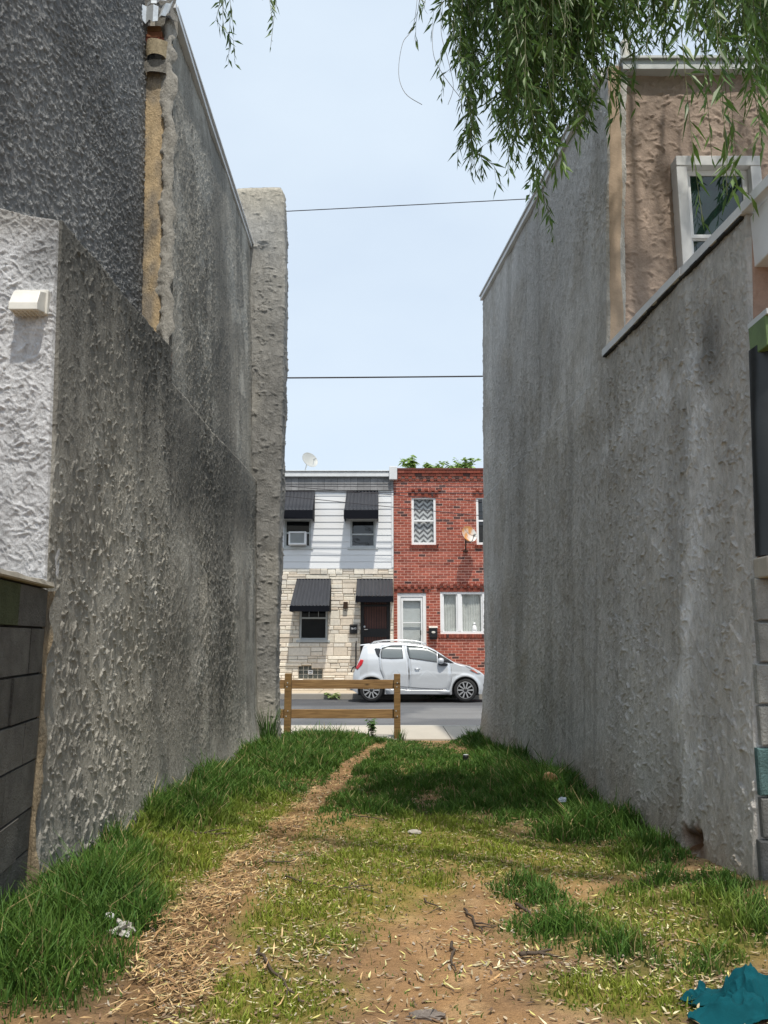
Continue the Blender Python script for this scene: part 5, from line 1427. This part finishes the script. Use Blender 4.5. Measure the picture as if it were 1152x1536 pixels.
g = G(622, 1250); crumple('stone', 'pale flat stone lying in the patchy grass at the middle of the lot', 'stone', g + Vector((0, 0, .008)), .045, .03, .014, ((.38, .35, .31), (.3, .27, .23)), 9, 12, .25)
g = G(640, 1526); crumple('stone', 'dark flat stone half buried in the soil at the bottom edge', 'stone', g + Vector((0, 0, .004)), .055, .022, .016, ((.12, .10, .085), (.17, .14, .12)), 10, 14, .3)
# drinks can standing in the grass
g = G(699, 1150); can = thing('drinks_can', None, 'small dark drinks can with a pale top standing in the grass', 'can')
zc = float(gz(g.x, g.y)); m = MB(); m.lathe([(.001, 0), (.026, 0), (.033, .01), (.033, .105), (.027, .12), (.027, .123), (.024, .12), (.001, .118)], (g.x, g.y, zc), n=20); m.build('can_body', M['black'], can, smooth=False)
m = MB(); m.lathe([(.0335, .03), (.0337, .031), (.0337, .045), (.0335, .046)], (g.x, g.y, zc), n=20); m.build('can_band', M['alu'], can)
m = MB(); m.lathe([(.0275, .121), (.0285, .124), (.024, .126), (.001, .124)], (g.x, g.y, zc), n=20); m.build('can_lid', M['alu'], can)
# teal garment
def cloth():
    VV, QQ = [], []; nb = 0
    for (px, py, rx, ry, seed, lift, rot) in ((1128, 1506, .130, .085, 1, .05, .2), (1078, 1508, .095, .050, 2, .026, -.25), (1108, 1534, .130, .060, 3, .034, .05), (1045, 1506, .060, .020, 4, .012, .5)):
        c = G(px, py); nx_, ny_ = 110, 84
        U, V_ = np.meshgrid(np.linspace(-1, 1, nx_), np.linspace(-1, 1, ny_), indexing='ij')
        ang = np.arctan2(V_, U); sq = np.maximum(np.abs(U), np.abs(V_)); q = sq / np.maximum(np.hypot(U, V_), 1e-6)
        edge = 1 + .26 * (fbm(np.cos(ang) * 1.1 + 4 + seed, np.sin(ang) * 1.1 + 4, 2, 401) - .5) * 2
        a = U * q * edge * rx; b = V_ * q * edge * ry
        X = c.x + a * math.cos(rot) - b * math.sin(rot); Y = c.y + a * math.sin(rot) + b * math.cos(rot)
        wx = X + .03 * fbm(X * 9, Y * 9, 2, 403 + seed); wy = Y + .03 * fbm(X * 9, Y * 9, 2, 405 + seed)
        r1 = np.clip(1 - np.abs(2 * fbm(wx * 8 + wy * 5 + seed, wy * 13 - wx * 5, 2, 407) - 1), 0, 1) ** 6
        r2 = np.clip(1 - np.abs(2 * fbm(wx * 20 - wy * 12, wy * 22 + wx * 9 + seed, 2, 411) - 1), 0, 1) ** 5
        fall = 1 - sstep(.35, 1.0, sq)
        h = .008 + 1.5 * lift * fall * (.5 + .6 * fbm(wx * 6, wy * 9, 2, 413)) + (.35 + .65 * fall) * (.036 * r1 + .016 * r2)
        hem = sstep(.93, 1, sq) * .006
        Z = gz(X, Y) + h + hem
        i, k = np.meshgrid(np.arange(nx_ - 1), np.arange(ny_ - 1), indexing='ij'); d = (i * ny_ + k).ravel()
        VV.append(np.stack([X, Y, Z], -1).reshape(-1, 3)); QQ.append(np.stack([d, d + ny_, d + ny_ + 1, d + 1], 1) + nb); nb += nx_ * ny_
    o = np_mesh('cloth', np.concatenate(VV), np.concatenate(QQ), M['cloth'])
    md = o.modifiers.new('t', 'SOLIDIFY'); md.thickness = .003
    tag(o, 'rumpled teal cloth garment lying in the grass at the lower right', 'cloth')
cloth()
# weeds
WG = 'weeds at the front of the lot'
w1 = G(560, 1103); leafy('weed', 'leafy weed growing between the fence posts under the lower rail', (w1.x, 11.6, float(gz(w1.x, 11.6))), .34, 6, 11, .12, .07, WG, ((.05, .12, .02), (.1, .2, .04)))
w1 = G(508, 1105); leafy('weed', 'low weed growing under the middle of the fence rails', (w1.x, 11.65, float(gz(w1.x, 11.65))), .2, 5, 12, .10, .05, WG, ((.05, .12, .02), (.1, .2, .04)))
def tuft(label, c, h, n, seed, spread):
    m = MB(); rs = random.Random(seed)
    for k in range(n):
        a = rs.uniform(0, 6.28); r = rs.uniform(0, spread); b = Vector((c[0] + math.cos(a) * r, c[1] + math.sin(a) * r, float(gz(c[0], c[1])) - .01)); hh = h * rs.uniform(.4, 1.0); l = Vector((math.cos(a), math.sin(a), 0)) * hh * rs.uniform(.1, .5)
        s = Vector((-math.sin(a), math.cos(a), 0)) * .006; g = rs.random(); col = (.04 + .05 * g, .10 + .08 * g, .02 + .02 * g)
        m.add([b - s, b + s, b + l * .35 + Vector((0, 0, hh * .6)) - s * .8, b + l * .35 + Vector((0, 0, hh * .6)) + s * .8, b + l + Vector((0, 0, hh))], [(0, 1, 3, 2), (2, 3, 4)], col)
    tag(m.build('grass_tuft', M['grass']), label, 'grass tuft')
tuft('tall grass tuft growing against the foot of the grey pier', (float(P(402, 1100, 10.9).x), 10.85), .62, 110, 3, .14)
tuft('grass and weeds tuft by the far right fence post', (P(596, 1100, 11.7).x + .03, 11.72), .22, 50, 4, .09)
# weeds in the gutter across the road
leafy('weed', 'green weeds growing in the far gutter behind the fence rails', (P(500, 1051, 21.35).x, 21.38, .0), .2, 7, 15, .35, .12, WG, ((.12, .2, .05), (.3, .36, .14)))
leafy('weed', 'dark weeds growing along the kerb under the parked car', (P(660, 1051, 21.3).x, 21.36, .0), .22, 10, 16, .5, .12, WG, ((.04, .09, .02), (.08, .15, .04)))

# ================================================================== WILLOW
def willow():
    t = thing('willow_tree', None, 'weeping willow hanging its long leafy strands into the top of the view', 'tree')
    rs = random.Random(42); nr = np.random.RandomState(42)
    base = Vector((3.4, .6, .3))
    m = MB()
    m.tube([base + Vector((0, 0, -.3)), base + Vector((0, 0, .2)), base + Vector((-.05, .05, 1.5)), base + Vector((-.15, .15, 3.2)), base + Vector((-.3, .4, 4.6))], [.42, .34, .28, .26, .24], 14)
    top = base + Vector((-.3, .4, 4.6))
    limbs = []
    ends = [(-2.6, 3.9, 7.3), (-1.0, 4.4, 7.6), (.4, 4.9, 7.8), (1.3, 4.3, 7.4), (2.2, 5.3, 7.9), (3.3, 4.6, 7.6), (4.3, 5.2, 8.0), (.2, 3.6, 7.2), (2.6, 3.6, 7.3), (4.6, 3.4, 7.4)]
    for e in ends:
        e = Vector(e); mid = top.lerp(e, .45) + Vector((rs.uniform(-.2, .2), rs.uniform(-.2, .2), .7)); pts = []
        for k in range(13):
            f = k / 12; pts.append(top * (1 - f) ** 2 + mid * 2 * f * (1 - f) + e * f * f)
        m.tube(pts, [.08 * (1 - .85 * k / 12) + .008 for k in range(13)], 8); limbs += pts[4:]
    m.build('trunk', M['bark'], t, smooth=True)
    st = MB(); LV = []; LC = []
    def leaf(p, d, L_, w, col):
        d = d.normalized(); s = d.cross(Vector((nr.normal(), nr.normal(), nr.normal()))); 
        if s.length < 1e-4: return
        s = s.normalized(); n = d.cross(s)
        b = p; mdl = p + d * L_ * .42 + n * L_ * .04; tip = p + d * L_ + Vector((0, 0, -.12 * L_))
        LV.extend([b, mdl + s * w, tip, mdl - s * w]); LC.extend([col] * 4)
    def strand(tip, length, leaves_from=0., dens_=1., r=.003, sway=None, lsize=1.):
        tip = Vector(tip); topz = tip.z + length
        sw = sway or (rs.uniform(-.12, .12), rs.uniform(-.10, .10))
        up = Vector((tip.x + sw[0] * length, tip.y + sw[1] * length, topz))
        a = min(limbs, key=lambda q: (q - up).length); pts = []
        n = max(6, int(length / .12))
        ph = rs.uniform(0, 6)
        for k in range(n + 1):
            f = k / n; p = tip.lerp(up, f); p.x += .03 * math.sin(f * 5 + ph) * (1 - f); p.y += .03 * math.cos(f * 4 + ph) * (1 - f); pts.append(p)
        full = pts + [up.lerp(a, .4) + Vector((0, 0, .25)), a]
        st.tube(full, [r * (.5 + .6 * k / len(full)) for k in range(len(full))], 4, (.16, .17, .06), cap=False)
        tone = rs.random()
        def run(pp, f0):
            tot = sum((b - c).length for b, c in zip(pp, pp[1:])); cnt = int(tot / .026 * dens_)
            for k in range(cnt):
                f = k / max(cnt, 1)
                if f > 1 - f0: continue
                i = min(int(f * (len(pp) - 1)), len(pp) - 2); q = f * (len(pp) - 1) - i; p = pp[i].lerp(pp[i + 1], q)
                down = (pp[i] - pp[i + 1]).normalized(); az = rs.uniform(0, 6.28); out = Vector((math.cos(az), math.sin(az), 0))
                d = down * rs.uniform(.55, 1.1) + out * rs.uniform(.3, .85)
                g = min(1, max(0, tone * .6 + rs.random() * .5)); col = (.036 + .10 * g, .088 + .15 * g, .018 + .024 * g)
                L_ = rs.uniform(.065, .12) * lsize * (.65 + .35 * min(1, f * 8)); leaf(p, d, L_, L_ * rs.uniform(.08, .115), col)
        run(pts, leaves_from)
        for k in range(int(length * 2.4 * dens_)):      # side twigs
            i = rs.randint(0, len(pts) - 2); p = pts[i]; az = rs.uniform(0, 6.28); l = rs.uniform(.12, .34)
            o = Vector((math.cos(az), math.sin(az), 0)); pp = [p + o * l * .45 - Vector((0, 0, l * .9)), p + o * l * .4 - Vector((0, 0, l * .35)), p]
            st.tube(pp, [.001, .0015, .002], 3, (.16, .17, .06), cap=False); run(pp, 0)
    prof = [(672, -60), (690, 95), (700, 235), (722, 262), (740, 190), (765, 235), (785, 215), (805, 318), (822, 235), (845, 190), (870, 200), (895, 175), (915, 115), (940, 120), (955, 85), (1000, 78), (1050, 85), (1085, 95), (1120, 110), (1150, 170)]
    PX_ = [p[0] for p in prof]; PY_ = [p[1] for p in prof]
    for k in range(370):
        px = 676 + (1215 - 676) * rs.random(); D = rs.uniform(3.7, 5.25)
        if px > 950: D = rs.uniform(3.6, 5.3)
        lo = float(np.interp(px, PX_, PY_)); f = rs.random() ** 1.15
        py = lo - f * (220 if px < 900 else 180) - (0 if rs.random() < .5 else rs.uniform(0, 60))
        tip = P(px, max(py, -260), D)
        if tip.z > 7.0: continue
        if tip.x > float(xR(D, 4.5)) - .05 and D > 5.35: continue
        strand(tip, max(.5, rs.uniform(6.5, 7.2) - tip.z), 0, rs.uniform(.7, 1.1))
    for k in range(45):
        px = rs.uniform(688, 915); lo = float(np.interp(px, PX_, PY_)); tip = P(px, lo - rs.random() * 150, rs.uniform(3.9, 5.2)); strand(tip, max(.5, 6.8 - tip.z), 0, rs.uniform(.8, 1.1))
    # second layer farther back, over the right roof
    for k in range(70):
        px = rs.uniform(900, 1230); D = rs.uniform(5.9, 7.0); tip = P(px, rs.uniform(-60, 75), D)
        if tip.z < 6.75: tip.z = 6.75 + rs.uniform(0, .3)
        strand(tip, rs.uniform(.6, 1.2), 0, .9)
    # the long strands that hang free
    for (px, py, D, ds, ls) in [(708, 262, 4.5, .8, .9), (714, 240, 4.4, .9, .9), (757, 250, 4.6, .35, .9), (803, 320, 4.4, 1., .8), (808, 300, 4.42, 1., .8), (797, 270, 4.4, .9, .9), (842, 240, 4.3, .5, .9), (838, 200, 4.3, .8, 1.),
                            (1062, 335, 3.5, .45, 1.25), (1085, 290, 3.45, .5, 1.25), (1098, 285, 3.5, .35, 1.25), (1060, 235, 3.6, .4, 1.2), (1140, 225, 3.5, .9, 1.2), (1148, 200, 3.4, .9, 1.2), (1066, 150, 3.7, .5, 1.1), (925, 165, 4.2, .6, 1.2), (918, 180, 4.0, .5, 1.2), (1110, 225, 3.6, .4, 1.2),
                            (337, 50, 4.2, .9, .8), (330, 28, 4.25, .9, .8), (345, 40, 4.2, .8, .8), (412, 66, 4.3, .6, .8), (404, 30, 4.3, .9, .8), (633, 28, 4.3, .9, .8), (640, 8, 4.3, .8, .8), (655, 4, 4.4, .8, .8)]:
        tip = P(px, py, D); strand(tip, max(.6, 6.6 - tip.z), 0, ds, .003, (rs.uniform(-.05, .05), rs.uniform(-.05, .05)), ls)
    # bare trailing stems
    for pts in ([(622, 30), (604, 65), (598, 110), (608, 140), (633, 157)], [(663, 2), (650, 40), (650, 80), (662, 108), (690, 146)], [(664, 10), (662, 50), (672, 90), (680, 130), (672, 157)]):
        pp = [P(a, b, 4.35) for a, b in pts]; pp = [pp[0] + Vector((.05, 0, .6))] + pp
        sm = []
        for i in range(len(pp) - 1):
            p0, p1, p2, p3 = pp[max(i - 1, 0)], pp[i], pp[i + 1], pp[min(i + 2, len(pp) - 1)]
            for q in range(6):
                f = q / 6; sm.append(.5 * ((2 * p1) + (p2 - p0) * f + (2 * p0 - 5 * p1 + 4 * p2 - p3) * f * f + (3 * p1 - p0 - 3 * p2 + p3) * f ** 3))
        st.tube(sm + [pp[-1]], .0018, 4, (.2, .17, .12), cap=False)
    n = len(st.v); V = np.array([tuple(v) for v in st.v] + [tuple(v) for v in LV]); C = np.concatenate([np.array(st.c), np.array(LC)])
    q1 = np.array([f for f in st.f if len(f) == 4]); q2 = np.arange(len(LV)).reshape(-1, 4) + n
    np_mesh('crown', V, np.concatenate([q1, q2]), M['leaf'], t, smooth=False, col=C)
    print('willow leaves', len(LV) // 4)
willow()

# ================================================================== LIGHT, SKY, CAMERA
SUN_EL, SUN_AZ = 66., 13.      # azimuth: degrees to the right of straight behind the camera
w = bpy.data.worlds.new('World'); SC.world = w; w.use_nodes = True; nt = w.node_tree; bg = nt.nodes['Background']
sky = N(nt, 'ShaderNodeTexSky'); sky.sky_type = 'NISHITA'; sky.sun_disc = False
sky.sun_elevation = RAD(SUN_EL); sky.sun_rotation = RAD(180 - SUN_AZ); sky.air_density = 1.0; sky.dust_density = 2.5; sky.ozone_density = 1.5
tc = N(nt, 'ShaderNodeTexCoord'); mp = N(nt, 'ShaderNodeMapping'); mp.inputs['Scale'].default_value = (1, 1, 2.2); L(nt, tc.outputs['Generated'], mp.inputs['Vector'])
nz = N(nt, 'ShaderNodeTexNoise', Scale=2.2, Detail=7., Roughness=.5); L(nt, mp.outputs['Vector'], nz.inputs['Vector'])
mr = N(nt, 'ShaderNodeMapRange'); mr.inputs['From Min'].default_value = .3; mr.inputs['From Max'].default_value = .7; mr.inputs['To Min'].default_value = .74; mr.inputs['To Max'].default_value = .93
L(nt, nz.outputs['Fac'], mr.inputs['Value'])
mx = N(nt, 'ShaderNodeMix', data_type='RGBA'); L(nt, mr.outputs['Result'], mx.inputs['Factor']); L(nt, sky.outputs['Color'], mx.inputs[6]); mx.inputs[7].default_value = (3.75, 4.3, 4.85, 1)
L(nt, mx.outputs[2], bg.inputs['Color']); bg.inputs['Strength'].default_value = .12
sl = bpy.data.lights.new('sun', 'SUN'); sl.energy = 2.5; sl.angle = RAD(1.5); sl.color = (1, .94, .83)
so = bpy.data.objects.new('sun', sl); COL.objects.link(so)
el, az = RAD(SUN_EL), RAD(SUN_AZ)
sdir = Vector((math.sin(az) * math.cos(el), -math.cos(az) * math.cos(el), math.sin(el)))
so.rotation_euler = sdir.to_track_quat('Z', 'Y').to_euler(); so.location = sdir * 40
cam = bpy.data.cameras.new('camera'); co = bpy.data.objects.new('camera', cam); COL.objects.link(co); SC.camera = co
cam.sensor_fit = 'HORIZONTAL'; cam.sensor_width = 36; cam.lens = 36 * FPX / 1152; cam.clip_end = 1500; cam.clip_start = .05
co.location = (0, 0, CAMZ); co.rotation_euler = (RAD(90) + TH, 0, 0)
SC.view_settings.view_transform = 'Standard'; SC.view_settings.look = 'None'; SC.view_settings.gamma = 1; SC.view_settings.exposure = .82
SC.cycles.max_bounces = 6; SC.cycles.transparent_max_bounces = 8
try: SC.cycles.use_denoising = True
except Exception: pass

# put every thing's Empty at its base
bpy.context.view_layer.update()
for o in [o for o in COL.objects if o.type == 'EMPTY' and o.parent is None]:
    pts = [c.matrix_world @ Vector(b) for c in o.children_recursive if c.type == 'MESH' for b in c.bound_box]
    lo = Vector((min(p.x for p in pts), min(p.y for p in pts), min(p.z for p in pts))); hi = Vector((max(p.x for p in pts), max(p.y for p in pts), 0))
    loc = Vector(((lo.x + hi.x) / 2, (lo.y + hi.y) / 2, lo.z)); o.location = loc
    for c in o.children: c.location = c.location - loc
